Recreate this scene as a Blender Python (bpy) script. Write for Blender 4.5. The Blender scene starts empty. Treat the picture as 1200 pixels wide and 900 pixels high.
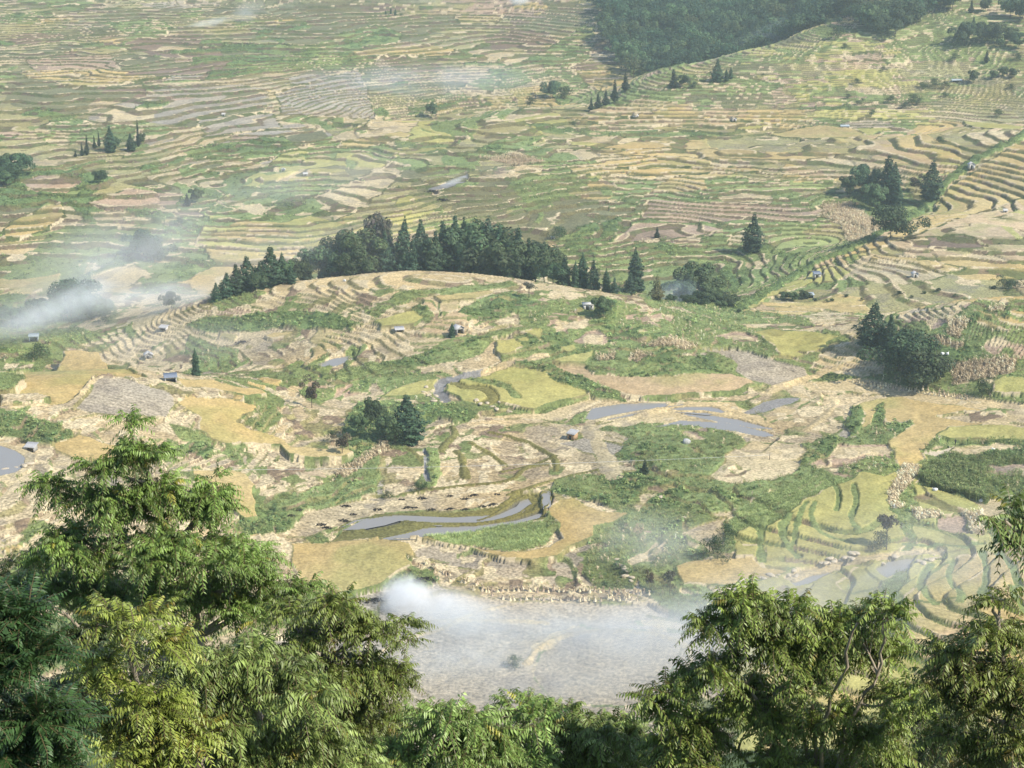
import bpy, math, random
import numpy as np
C = bpy.context.scene.collection
R = math.radians
rng = np.random.default_rng(7)
random.seed(7)
F = 2000.0                      # focal length in pixels of the 1200-wide photograph
PITCH = R(18)
CP, SP = math.cos(PITCH), math.sin(PITCH)

def slope(py):                  # rise per metre of forward distance of the sight line through row py
    v = (450 - py) / F
    return (-SP + v * CP) / (CP + v * SP)
def tlat(px, py):               # sideways metres per metre of forward distance
    return (px - 600) / F / (CP + (450 - py) / F * SP)
def at(px, py, Y):
    return (tlat(px, py) * Y, Y, slope(py) * Y)

# ------------------------------------------------------------------ noise
def _h(ix, iy, s):
    with np.errstate(over='ignore'):
        n = (ix.astype(np.int64) * 374761393 + iy.astype(np.int64) * 668265263 + s * 1442695041) & 0xffffffff
        n = ((n ^ (n >> 13)) * 1274126177) & 0xffffffff
        n = n ^ (n >> 16)
    return (n & 0xffffff).astype(np.float32) / np.float32(0xffffff)
def hash1(k, s=0): return _h(np.asarray(k), np.asarray(k) * 0 + 17, s)
def vnoise(x, y, s=0):
    ix = np.floor(x); iy = np.floor(y); fx = (x - ix).astype(np.float32); fy = (y - iy).astype(np.float32)
    fx = fx * fx * (3 - 2 * fx); fy = fy * fy * (3 - 2 * fy)
    a = _h(ix, iy, s); b = _h(ix + 1, iy, s); c = _h(ix, iy + 1, s); d = _h(ix + 1, iy + 1, s)
    return a + (b - a) * fx + (c - a) * fy + (a - b - c + d) * fx * fy
def fbm(x, y, wl, s=0, o=3):
    r = 0; amp = 1; tot = 0
    for i in range(o):
        r = r + amp * vnoise(x / wl + i * 17.3, y / wl - i * 9.1, s + i); tot += amp; amp *= .5; wl *= .47
    return r / tot
def sstep(a, b, x):
    t = np.clip((x - a) / (b - a), 0, 1); return t * t * (3 - 2 * t)

# ------------------------------------------------------------------ the lie of the land
RAW = [(-40,0,-3),(0,0,-2.2),(40,0,-3),(-40,25,-19),(0,25,-18.5),(40,25,-19),(-60,60,-46),(0,60,-45),(60,60,-46),
 (-90,120,-89),(0,120,-88),(90,120,-89),(-140,200,-134),(-60,200,-133),(40,200,-133),(140,200,-133)]
PIX = [(-250,850,262),(100,850,262),(400,850,262),(600,850,262),(800,850,260),(1100,850,258),(1450,850,255),
 (300,760,286),(600,760,288),(900,760,284),(1100,760,278),(1450,760,270),
 (450,700,306),(650,700,308),(850,700,303),(950,700,304),(1080,700,296),(1200,700,292),(1450,700,290),
 (350,640,328),(550,640,330),(700,640,330),(850,640,326),(960,672,316),(1065,662,319),(1000,635,322),(1200,640,318),(1450,640,316),
 (350,600,345),(620,600,346),(720,600,347),(800,600,345),(950,600,340),(1100,600,338),(1200,600,338),(1450,600,338),
 (450,540,374),(600,540,376),(750,540,372),(820,560,359),(900,540,372),(1030,535,374),(1100,540,372),(1200,540,372),(1450,540,372),
 (550,490,400),(700,490,404),(850,490,404),(1000,490,402),(1200,490,398),
 (440,490,398),(520,450,424),(650,450,426),(800,450,428),(950,450,430),
 (560,410,446),(700,410,446),(780,412,444),(800,395,460),(950,410,454),
 (450,375,470),(600,375,468),(740,372,472),(860,385,480),(980,380,486),
 (700,345,492),(740,350,492),(640,333,503),(560,322,512),(480,318,516),(400,325,512),(320,338,508),(240,357,500),(790,366,490),(880,379,492),(1000,374,496),
 (640,300,628),(480,270,650),(350,260,645),(700,250,690),(880,270,655),(760,300,630),(560,240,690),
 (400,200,735),(600,200,740),(800,200,745),(1000,200,740),(940,240,690),
 (500,160,805),(700,150,830),(900,150,835),(1100,150,830),(1300,150,830),
 (600,125,880),(450,142,850),(760,88,930),(860,65,950),(960,28,985),(1050,60,930),(1100,100,890),(1200,60,920),(1200,0,1010),(1050,0,1030),(1450,0,1000),(1450,70,910),
 (1200,-100,1150),(1000,-80,1170),(600,-70,1420),(100,-70,1400),(-300,-60,1380),(1500,-100,1200),
 (730,78,1010),(720,20,1120),(850,0,1150),(900,40,1075),(800,40,1065),(930,-20,1130),
 (700,60,1040),(600,100,965),(500,122,925),(600,0,1200),(600,50,1085),(300,0,1180),(300,50,1040),(300,100,920),(300,150,815),(0,0,1160),(0,50,1020),(0,100,900),(0,150,800),(0,200,720),(0,260,650),(0,320,590),
 (150,310,600),(150,250,665),(150,200,725),(200,285,628),(300,200,738),(420,55,1035),(-250,0,1150),(-250,100,900),(-250,200,720),(-250,320,590),
 (0,400,505),(100,402,500),(200,402,486),(300,400,475),(400,400,465),(300,370,490),(200,365,510),(100,375,530),(50,350,560),(330,440,440),(400,450,428),(350,470,415),(-250,400,500),
 (0,434,408),(120,428,415),(220,440,416),(300,462,408),(0,480,372),(150,480,380),(250,500,378),(350,520,380),(60,545,338),(200,560,348),(0,620,305),(120,640,305),(250,650,316),(0,540,340),(-250,434,405),(-250,540,340),(-250,640,305),
 (1200,350,452),(1120,360,452),(1060,370,458),(1200,430,425),(1100,440,430),(1040,456,428),(1450,350,450),(1450,430,425),
 (1050,350,540),(1200,340,545),(940,352,545),(1000,320,575),(1150,320,575),(1200,270,630),(1100,260,640),(1000,290,608),(1200,200,720),(905,342,556),(1450,200,720),(1450,300,590),
 (830,345,578),(900,312,604),(960,285,645),(1040,245,695),(1180,150,800)]
HID = [(240,545,-148),(350,560,-152),(480,562,-152),(620,560,-152),(760,556,-152),(700,525,-141),(560,545,-147),
 (860,988,-128),(760,968,-136),(960,1022,-116),(600,918,-146),(680,945,-143),(500,892,-147),
 (0,440,-147),(120,446,-146),(220,446,-143),(1200,490,-139),(1100,490,-141),(-250,440,-147),(1450,490,-138)]
pts = list(RAW) + [at(*p) for p in PIX] + [((p - 600) / F / CP * Y, Y, z) for p, Y, z in HID]
pts = np.array(pts, float); S0 = 100.0
def _tps(P, z):
    n = len(P); d = np.hypot(P[:, None, 0] - P[None, :, 0], P[:, None, 1] - P[None, :, 1])
    K = np.where(d > 0, d * d * np.log(np.maximum(d, 1e-9)), 0) + np.eye(n) * .012
    A = np.zeros((n + 3, n + 3)); A[:n, :n] = K; A[:n, n] = 1; A[:n, n+1:] = P; A[n, :n] = 1; A[n+1:, :n] = P.T
    return np.linalg.solve(A, np.r_[z, 0, 0, 0])
CPT = pts[:, :2] / S0; W = _tps(CPT, pts[:, 2])
def smooth_h(x, y):
    x = np.asarray(x, np.float32) / S0; y = np.asarray(y, np.float32) / S0
    out = np.full(x.shape, W[-3], np.float32) + np.float32(W[-2]) * x + np.float32(W[-1]) * y
    for (a, b), w in zip(CPT, W[:-3]):
        d2 = (x - np.float32(a)) ** 2 + (y - np.float32(b)) ** 2
        out += np.float32(w * .5) * d2 * np.log(np.maximum(d2, 1e-9))
    return out

TT = np.linspace(-.50, .50, 1560).astype(np.float32)
rows = [-6.0]
while rows[-1] < 1480:
    Y = rows[-1]
    rows.append(Y + (4.0 if Y < 236 else (.42 + .55 * max(0, (Y - 330)) / 500 if Y < 1160 else 5.0)))
YY = np.array(rows, np.float32)
NR, NC = len(YY), len(TT)
# a fan of ground squares, wide near its foot so the hillside below the viewpoint is covered too
XW = (YY + np.where(YY < 200, (200 - YY) * .6, 0))[:, None] * TT[None, :]
YW = np.repeat(YY[:, None], NC, 1)
# coarse solve, then bilinear upsample (the surface is smooth)
ci = np.unique(np.r_[np.arange(0, NR, 5), NR - 1]); cj = np.unique(np.r_[np.arange(0, NC, 6), NC - 1])
hc = smooth_h(XW[np.ix_(ci, cj)], YW[np.ix_(ci, cj)])
tmp = np.stack([np.interp(np.arange(NC), cj, r) for r in hc]).astype(np.float32)
H0 = np.empty((NR, NC), np.float32)
fr = np.interp(np.arange(NR), ci, np.arange(len(ci))); lo = np.minimum(fr.astype(int), len(ci) - 2); w = (fr - lo)[:, None]
H0 = (tmp[lo] * (1 - w) + tmp[lo + 1] * w).astype(np.float32)
far = sstep(500, 620, YW); near_on = sstep(225, 262, YW)
H0 += near_on * ((fbm(XW, YW, 85, 3, 3) - .5) * (1.7 + 6.0 * far) + (fbm(XW, YW, 26, 11, 2) - .5) * (.5 + 1.1 * far))

def cast(px, py, H, y0=246.0):
    """First point where the sight line through (px, py) meets the ground."""
    t = tlat(px, py); s = slope(py)
    k0 = int(np.searchsorted(YY, y0))
    fj = (t + .5) / 1.0 * (NC - 1); j = int(min(max(fj, 0), NC - 2)); a = fj - j
    z = H[k0:, j] * (1 - a) + H[k0:, j + 1] * a
    hit = np.nonzero(z >= s * YY[k0:])[0]
    k = k0 + (int(hit[0]) if len(hit) else NR - k0 - 1)
    Y = float(YY[k]); return (t * Y, Y, float(z[k - k0]))
def ground(x, y, H=None):
    H = HT if H is None else H
    fi = float(np.interp(y, YY, np.arange(NR))); i = int(min(fi, NR - 2)); a = fi - i
    wd = y + ((200 - y) * .6 if y < 200 else 0)
    fj = (x / wd + .5) * (NC - 1); j = int(min(max(fj, 0), NC - 2)); b = fj - j
    return float((H[i, j] * (1 - b) + H[i, j+1] * b) * (1 - a) + (H[i+1, j] * (1 - b) + H[i+1, j+1] * b) * a)
# ------------------------------------------------------------------ what grows where
CLS = dict(straw=0, stub=1, greyst=2, gold=3, ygold=4, lime=5, green=6, dgreen=7, maize=8, corn=9, water=10, bare=11, weed=12, pink=13, brown=14, bund=15, mud=16, tan=17, stone=18, oliv=19, olivd=20)
ALB = np.array([(.465,.375,.215),(.40,.32,.19),(.335,.29,.215),(.43,.325,.145),(.37,.34,.125),(.29,.33,.13),(.185,.225,.085),(.12,.165,.06),
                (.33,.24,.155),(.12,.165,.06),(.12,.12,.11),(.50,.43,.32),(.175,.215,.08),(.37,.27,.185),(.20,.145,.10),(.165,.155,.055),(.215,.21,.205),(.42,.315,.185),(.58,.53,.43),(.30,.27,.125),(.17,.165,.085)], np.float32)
STIP = np.array([.55,.75,.75,.35,.3,.3,.5,.5,.6,.5,.1,.3,.6,.55,.5,.6,.35,.35,.3,.7,.7], np.float32)
RAISE = np.array([0,0,0,.6,.6,.35,.25,.5,.1,.2,0,0,.2,0,0,.0,-.1,.55,.25,.05,.05], np.float32)
# palettes of the wide slopes: class -> weight
PAL = {
 'far':   dict(straw=1.15, green=.4, pink=.6, gold=.35, greyst=.5, weed=.8, brown=.7, stub=.35, dgreen=.85, oliv=2.0, olivd=2.4),  # heavy dark olive share also stands in for weaker sun on this slope
 'spur':  dict(straw=1.1, green=.5, gold=1.0, weed=.9, stub=.3, pink=.3, ygold=.7, lime=.2, oliv=2.2, olivd=.5),
 'goldz': dict(straw=.5, gold=1.6, ygold=1.3, green=.3, tan=1.0, stub=.3, weed=.3, oliv=1.6),
 'greenz':dict(green=1.1, weed=1.3, straw=.35, pink=.4, lime=.4, stub=.2, ygold=.3, oliv=2.0, olivd=.5),
 'knoll': dict(straw=1.8, stub=1.2, pink=.3, green=.7, weed=.6, tan=.3, oliv=.4),
 'lefth': dict(straw=1.3, stub=1.2, gold=.35, green=.5, greyst=.5, weed=.3, oliv=.3),
 'mid':   dict(straw=1.1, stub=1.2, green=.5, greyst=.5, weed=.5, oliv=.4),
 'lowr':  dict(ygold=1.9, gold=.8, green=.35, lime=.5, tan=.2),
 'near':  dict(green=1.0, dgreen=1.0),
 'lowm':  dict(greyst=1.2, stub=1.0, straw=.5),
}
PALN = list(PAL)
#         name     step  riser  cell length
ZP = {'far':(.82,.25,30),'spur':(.86,.25,34),'goldz':(.84,.24,48),'greenz':(.9,.27,30),'knoll':(.7,.17,12),'lefth':(.7,.17,14),'mid':(.7,.16,20),'lowr':(.8,.15,22),'near':(1.2,.4,30),'lowm':(.8,.2,40)}
ZONES = [  # painted in this order, photograph pixels
 ('lefth',[(-400,330),(350,330),(420,480),(420,700),(-400,760)]),
 ('mid',[(330,395),(1700,395),(1700,760),(330,760)]),
 ('knoll',[(-300,395),(-300,340),(200,350),(330,325),(420,312),(560,310),(760,335),(900,372),(1010,370),(1010,400),(760,420),(560,440),(420,470),(300,440),(100,425)]),
 ('lowr',[(860,600),(980,545),(1050,520),(1500,560),(1500,900),(860,900)]),
 ('lowm',[(420,690),(620,690),(860,720),(860,900),(300,900)]),
 ('far',[(-500,-90),(1700,-110),(1700,130),(960,30),(760,90),(600,127),(450,143),(330,180),(200,285),(110,340),(-500,345)]),
 ('spur',[(450,140),(600,122),(760,86),(830,150),(640,270),(700,332),(240,345),(100,345),(200,285),(330,180)]),
 ('greenz',[(760,86),(860,62),(960,26),(1050,20),(1700,20),(1700,140),(1200,135),(1000,125),(850,128),(740,115)]),
 ('goldz',[(560,150),(620,138),(740,115),(850,130),(1000,130),(1700,130),(1700,200),(1190,165),(1100,215),(940,225),(820,232),(700,235),(600,215)]),
 ('greenz',[(640,270),(740,230),(940,215),(1110,205),(1090,250),(960,308),(868,364),(760,352),(700,325),(640,325)]),
 ('goldz',[(868,366),(960,310),(1085,252),(1110,218),(1190,162),(1700,190),(1700,362),(1200,352),(1050,366),(960,372)]),
]
P = lambda s: [tuple(float(v) for v in q.split(',')) for q in s.split()]
FIELDS = [  # class, outline in photograph pixels (painted in order), flat share 0..1
 # far slopes
 ('green','300,82 340,68 375,50 405,38 440,28 470,40 460,60 430,78 380,80 330,86',0),
 ('green','700,20 730,0 640,60 560,95 500,120 520,122 610,100 690,70',0),
 ('green','120,28 175,22 200,30 195,42 150,42',0),('green','0,18 60,14 65,22 0,28',0),('greyst','320,110 420,80 440,140 330,135',0),
 ('pink','30,70 130,65 140,82 40,84',0),('gold','66,98 110,90 200,90 140,100 90,104',0),('gold','530,20 590,18 580,28 540,29',0),('gold','410,62 500,53 535,60 520,68 420,66',0),
 ('greyst','230,140 320,132 330,150 240,162',0),('green','210,175 330,160 350,175 300,192 220,185',0),('green','30,150 80,138 165,150 150,165 60,172',0),
 ('gold','5,268 20,258 50,246 70,240 75,255 55,270 20,285 0,282',0),('pink','20,215 45,206 98,212 82,230 40,226',0),('green','75,230 98,216 102,222 85,238',0),
 ('pink','100,240 150,222 215,228 205,245 130,250',0),('straw','105,250 140,247 185,262 120,272',0),('dgreen','172,258 200,250 205,254 185,262',0),
 ('green','170,302 210,258 240,255 236,266 210,288 180,306',0),('green','200,262 245,255 225,290 195,310 180,320',0),
 ('green','232,250 255,235 360,228 420,215 400,245 330,262 270,258',0),('straw','370,232 420,210 460,190 470,205 430,240 390,262',0),
 ('green','150,310 235,290 250,312 215,330 150,335',0),('straw','110,325 150,310 175,318 150,338 112,340',0),
 ('dgreen','685,-60 706,10 712,45 722,66 736,84 760,86 800,78 868,56 930,38 964,26 985,-60',0),
 # sunlit spur
 ('ygold','545,205 560,200 562,206 548,212',0),('mud','500,222 548,204 552,210 508,230',0),('stub','560,205 600,192 640,195 600,212',0),
 ('gold','400,168 470,155 485,160 430,175 390,176',0),('green','540,185 600,160 640,160 620,172 560,190',0),
 ('tan','700,142 760,140 860,142 900,150 870,152 760,150 700,148',0),('ygold','862,150 895,143 905,150 880,155 860,154',0),
 ('gold','660,140 690,136 740,140 700,146',0),('ygold','638,148 660,150 672,156 650,156',0),('ygold','665,165 700,170 730,170 700,174 668,172',0),
 ('green','610,145 660,150 700,155 800,155 870,160 800,163 700,160 650,158',0),
 ('gold','900,160 960,148 1000,152 1015,160 990,164 920,164',.2),('ygold','1128,144 1160,146 1200,150 1195,153 1140,151',.2),
 ('gold','690,176 800,176 900,178 1000,182 940,190 800,186 700,184',0),('gold','660,196 760,200 880,196 900,203 780,208 670,206',0),
 ('straw','652,176 716,176 718,178 655,178',0),('greyst','985,146 1010,140 1040,142 1050,150 1000,152',0),
 ('green','640,62 700,108 750,108 800,95 730,125 690,128 650,120',0),('green','780,90 860,92 920,100 890,110 820,108',0),
 ('lime','1000,28 1060,26 1095,40 1040,50 1000,46',0),('pink','990,68 1030,62 1035,72 995,74',0),('lime','1035,70 1065,68 1060,78 1038,77',0),
 ('maize','560,185 600,180 640,190 600,195',0),
 # gully of the spur
 ('weed','640,285 700,262 780,240 860,238 850,256 800,300 760,320 700,320 660,318',0),('green','800,235 860,225 940,232 930,240 860,242',0),
 ('green','840,300 862,272 880,268 900,280 905,300 880,310',0),('pink','760,235 900,240 950,245 1000,240 950,262 900,262 880,255 850,262 790,262 750,255',0),
 ('pink','740,262 790,262 850,268 830,275 760,285 720,282',0),('maize','960,240 1030,234 1090,250 1040,262 1020,280 1000,285 985,262 960,255',0),
 ('green','1000,225 1060,220 1075,238 1110,215 1085,252 1060,262 1035,264 1000,240',0),('green','770,326 850,302 940,290 1000,290 960,308 890,338 830,352 780,345',0),
 ('gold','1085,255 1110,222 1190,170 1210,175 1210,230 1120,260 1060,282 990,305 985,302',0),('straw','985,318 1010,302 1070,310 1110,325 1060,335 1000,330',0),('brown','1060,282 1130,278 1160,290 1120,295 1070,292',0),
 ('gold','1020,300 1080,306 1130,318 1110,322 1060,310 1015,306',.1),('ygold','868,362 890,350 950,322 970,312 985,318 960,330 900,352 880,364',0),
 ('ygold','952,332 965,318 985,312 1000,322 985,330 960,334',0),
 # hilltop with the grove behind it
 ('straw','240,355 300,336 370,328 430,320 490,317 560,320 612,328 600,333 560,336 500,340 470,346 430,362 400,370 360,372 300,362',.0),
 ('green','240,356 300,340 312,345 300,356 260,364',0),('green','425,366 470,345 520,338 600,331 612,335 560,343 500,347 460,361 440,373',0),
 ('gold','505,350 530,345 578,342 581,348 560,353 520,357',.4),('tan','495,357 508,355 513,369 502,372',.4),('tan','515,357 541,355 540,367 515,371',.4),
 ('ygold','438,380 455,372 485,364 496,375 485,384 450,389',.4),('green','484,362 495,356 508,374 498,376',0),
 ('dgreen','215,385 240,372 300,372 350,368 400,372 430,382 380,388 330,385 300,390 240,392',0),('gold','310,398 325,392 350,390 335,398 318,402',.4),
 ('weed','540,368 560,353 600,343 650,352 700,362 700,385 660,392 640,400 610,380 580,385 560,374',0),('straw','580,378 610,366 612,382 585,385',0),
 ('green','400,452 420,432 470,422 520,402 570,391 612,384 602,393 575,400 560,416 545,422 520,427 470,434 440,442 410,454',0),
 ('lime','375,452 400,433 440,424 462,428 420,446 390,456',0),('weed','395,458 430,448 436,462 412,470 395,468',0),
 ('stub','530,430 560,415 575,402 600,393 602,400 582,415 590,425 570,437 545,441',.3),
 ('straw','640,337 665,333 700,333 727,340 716,351 690,351 660,345',0),('straw','735,345 750,347 756,353 735,358',0),
 ('weed','640,355 700,346 745,358 790,360 840,375 880,390 892,400 880,406 840,405 800,397 760,397 740,402 700,402 690,416 650,412 640,402',0),
 ('lime','747,391 758,387 764,392 752,395',.2),('pink','740,372 770,367 790,372 780,378 745,380',0),
 ('weed','655,400 690,380 720,378 715,412 690,416 665,410',0),
 # stream bottom with the yellow rice
 ('green','600,385 650,385 690,415 640,430 605,425 590,430 583,402 605,396',0),
 ('ygold','583,402 605,398 617,410 605,418 590,422 582,415',.6),('ygold','614,392 628,385 638,390 636,400 640,406 625,398',.6),('ygold','609,400 620,399 624,405 612,406',.6),
 ('ygold','654,410 672,405 675,412 660,416',.5),
 ('ygold','521,453 545,440 590,431 622,433 660,452 693,466 672,472 640,480 622,485 602,480 580,476 560,478 540,473 527,462',.45),
 ('ygold','446,470 470,455 492,449 512,446 506,460 488,467',.6),
 ('dgreen','590,428 620,425 650,432 682,443 716,460 735,470 720,474 690,466 660,452 625,434',0),
 ('ygold','640,425 665,417 697,413 690,425 690,431 660,428',.5),
 ('tan','640,426 690,430 700,440 735,443 770,442 810,439 852,440 880,448 888,455 862,462 800,467 750,468 730,466 715,458 690,447 665,440 645,432',.6),
 ('green','688,430 700,418 720,411 740,406 760,407 800,418 842,421 859,418 859,428 846,438 810,438 770,441 735,443 705,439',0),
 ('maize','734,424 745,415 767,419 746,429',0),('maize','699,420 719,418 717,425 699,425',0),('maize','750,405 790,398 830,410 800,412 760,407',0),
 ('greyst','800,407 850,407 880,413 900,420 942,432 952,443 930,450 905,456 882,450 860,437 862,425 850,418',.5),
 ('stub','640,490 692,470 715,469 760,470 880,463 900,460 870,471 820,475 760,476 700,479 660,496',.3),
 ('straw','560,490 640,483 692,467 705,470 660,492 610,498',.2),
 ('straw','690,500 760,470 860,472 905,500 895,515 780,505',.4),
 ('mud','865,486 890,470 920,466 942,467 930,476 900,483 880,487',.8),
 # fan of cut terraces
 ('stub','450,552 490,506 530,497 560,493 640,492 690,503 742,520 722,536 752,552 700,566 640,571 600,581 560,591 480,591 450,578',.1),
 ('greyst','650,520 690,512 735,522 720,535 680,532',.2),
 ('stub','335,606 360,598 400,588 450,582 520,580 600,577 602,588 580,598 540,605 470,606 420,608 390,620 360,632 338,632',.2),
 ('dgreen','412,482 430,470 450,476 470,474 500,474 520,477 555,484 560,490 540,494 510,492 495,500 480,514 450,520 430,530 412,545 402,556 398,530 405,510 404,495',0),
 ('green','690,500 720,495 760,497 790,497 832,500 862,510 872,520 845,530 830,545 862,570 882,580 872,596 830,606 800,612 770,602 740,592 720,602 700,592 660,582 642,576 650,562 690,556 720,560 746,552 735,540 712,540 735,520 745,515 720,508',0),
 ('stub','733,592 758,575 785,569 797,572 762,583 746,602',.1),('weed','800,505 830,502 850,515 840,530 812,525',0),
 ('straw','830,562 850,532 880,516 940,521 946,540 920,560 880,570 860,566',0),
 # low centre
 ('bund','385,636 398,624 440,603 520,601 590,591 606,577 648,575 648,600 628,614 590,620 545,626 500,638',.5),
 ('lime','495,634 545,622 590,616 632,611 651,625 641,640 600,648 560,645 520,641',.7),
 ('gold','638,603 655,588 675,585 690,595 710,602 733,606 716,617 697,620 695,632 670,641 650,656 620,661 580,656 540,646 500,638 470,634 500,635 560,648 610,649 645,643 658,632 655,616',.4),
 ('gold','340,640 400,635 440,634 480,641 489,655 481,668 460,676 440,692 400,700 355,700 344,672',.6),
 ('green','478,653 500,662 520,675 526,684 505,681 490,671',0),
 ('stub','490,657 520,665 560,673 640,681 652,690 720,690 752,700 742,706 640,701 560,706 520,691',0),
 ('greyst','440,705 520,697 620,706 760,706 800,730 842,735 832,800 760,850 480,860 430,800',.25),
 ('greyst','640,742 685,735 800,740 792,775 760,830 650,830 625,790',.2),
 ('straw','790,722 842,735 842,742 790,738 740,728',0),('straw','620,760 650,742 684,733 690,738 656,750 632,768',0),
 ('weed','690,640 740,618 770,625 745,650 745,690 700,690 680,665',0),
 ('green','735,660 765,640 760,610 800,612 802,640 832,651 800,666 790,690 832,712 862,722 842,736 800,730 760,700',0),
 ('stub','798,626 815,618 852,608 846,640 832,650 820,641',.2),
 # right-hand slopes
 ('gold','790,668 832,660 880,655 892,668 922,673 902,683 850,692 800,690',.3),
 ('ygold','860,628 930,596 1000,560 1022,548 1036,545 1052,560 1042,600 1062,640 1042,660 1000,665 962,668 922,671 892,666 896,640 872,640',0),
 ('lime','868,612 900,600 942,570 977,547 962,566 932,601 892,626',0),
 ('ygold','980,690 1002,670 1062,652 1072,640 1062,620 1102,626 1142,640 1122,650 1066,666 1022,690 1000,702',0),
 ('gold','1066,702 1102,670 1132,655 1172,650 1300,655 1300,800 1102,800 1056,770',0),('tan','1062,712 1140,705 1150,745 1100,790 1060,770',0),
 ('weed','938,548 960,530 990,518 1032,500 1052,510 1042,530 1052,555 1036,560 1012,555 986,562 962,552',0),
 ('dgreen','937,545 950,530 975,515 990,516 985,525 960,540',0),
 ('gold','996,476 1010,469 1062,466 1152,471 1168,478 1122,486 1102,491 1142,493 1168,499 1122,504 1096,511 1086,531 1072,549 1051,549 1048,535 1040,525 1050,511 1066,501 1050,500 1032,496 1010,505 1004,491',.3),
 ('dgreen','1021,490 1029,479 1036,477 1033,489 1039,500 1031,504 1024,499',0),('dgreen','985,497 995,485 1008,480 1014,495 1006,506 995,512',0),('dgreen','1040,503 1052,496 1060,500 1070,497 1072,502 1050,509',0),
 ('straw','1096,491 1132,483 1300,480 1300,510 1166,500',0),
 ('ygold','1094,513 1110,503 1166,500 1300,509 1300,522 1150,519 1110,518',.3),
 ('green','1084,541 1090,520 1130,518 1300,521 1300,600 1160,640 1150,600 1110,578 1070,570',0),
 ('bare','1080,532 1100,530 1115,526 1123,526 1115,533 1096,538',.4),
 ('corn','1070,561 1095,545 1115,535 1136,540 1141,560 1161,580 1151,592 1110,578 1080,569',0),
 ('weed','1140,540 1160,530 1260,535 1260,570 1166,573 1146,566',0),
 ('maize','1044,590 1050,560 1060,547 1073,549 1062,570 1056,590 1062,597 1046,598',0),('maize','1062,600 1097,604 1102,612 1070,616',0),('maize','1131,600 1151,600 1149,631 1139,629',0),('pink','1095,610 1130,603 1136,628 1100,625',.3),
 ('ygold','1080,572 1110,579 1152,597 1146,606 1110,596 1085,581',.3),
 ('stub','870,512 940,480 962,466 1000,460 1082,470 1062,466 1000,475 992,500 952,521 900,521',0),
 ('straw','940,450 1000,446 1062,455 1112,463 1300,485 1300,492 1100,475 1000,462 950,462',.2),
 ('ygold','880,392 900,389 936,390 987,395 966,405 976,414 942,425 926,422 915,420 905,406',.0),
 ('green','934,425 950,415 976,414 961,424 945,428',0),
 ('straw','940,371 962,365 1006,370 1004,396 985,393 960,386',0),('straw','960,415 1000,397 1036,405 1036,440 1010,446 980,441 950,433',0),
 ('straw','868,380 920,380 965,384 962,389 900,387 872,384',0),
 ('weed','1040,376 1100,362 1150,355 1300,350 1300,430 1162,446 1110,456 1082,421 1050,401',0),
 ('gold','1137,367 1160,372 1163,378 1140,373',.5),('gold','1137,376 1182,387 1184,391 1165,391 1140,382',.5),('gold','1164,371 1260,382 1260,390 1175,380',.5),('gold','1185,365 1260,368 1260,376 1188,371',.5),
 ('maize','1105,374 1132,380 1130,398 1110,390',0),('maize','1076,398 1105,395 1135,405 1130,412 1090,405',0),('maize','1110,432 1150,422 1192,420 1186,438 1160,446 1115,452',0),
 ('maize','1155,365 1175,357 1180,362 1165,368',0),
 ('ygold','1160,454 1175,445 1300,440 1300,464 1160,467',.3),
 # left-hand hill
 ('gold','0,438 30,433 75,428 120,429 152,434 166,440 160,443 140,441 122,440 108,444 102,452 100,457 88,466 74,473 60,475 30,477 -150,476 -150,438',.25),
 ('lime','-150,441 31,441 25,452 17,459 -150,460',.3),('stub','0,462 40,460 58,466 45,471 25,473 0,471',.2),
 ('greyst','108,445 122,441 150,444 180,455 201,462 206,481 195,497 170,491 140,488 100,483 84,477 100,465 107,458',.3),
 ('gold','200,442 250,448 280,457 306,463 313,469 290,469 262,462 240,456 216,454',.3),
 ('gold','216,463 240,467 262,469 290,475 302,478 280,496 290,506 310,513 330,521 342,531 365,532 400,533 413,538 400,546 365,544 335,541 325,531 300,525 270,524 245,516 238,506 235,491 216,479 206,470',.25),
 ('green','277,499 295,482 310,477 328,482 334,488 330,495 315,506 308,511 295,504',0),
 ('dgreen','-100,470 20,484 45,494 70,499 83,510 79,521 60,526 40,523 20,516 -100,506',0),
 ('gold','60,522 90,512 140,525 162,545 132,549 100,546 70,532',.4),
 ('green','200,500 225,500 245,515 265,523 285,522 291,535 299,545 290,551 275,546 262,531 245,526 235,521 215,516',0),
 ('dgreen','214,526 235,516 249,528 241,539 222,531',0),('tan','340,553 370,552 383,565 381,569 360,567 347,561',.5),
 ('stub','280,526 330,530 346,545 346,560 376,568 355,583 330,576 305,561 285,546',.1),
 ('green','302,576 330,572 350,580 380,570 442,554 442,582 400,590 360,600 335,626 300,628 270,620',0),
 ('gold','225,548 260,552 290,560 302,575 296,610 285,613 260,591 235,576',.3),
 ('weed','360,445 385,445 410,452 395,466 372,474 352,466',0),
 ('weed','-50,400 30,392 90,400 95,425 40,428 -50,425',0),('green','-100,392 90,385 130,398 100,408 -100,412',0),
 ('straw','95,405 140,392 190,400 230,425 190,432 120,428',0),
]
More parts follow.
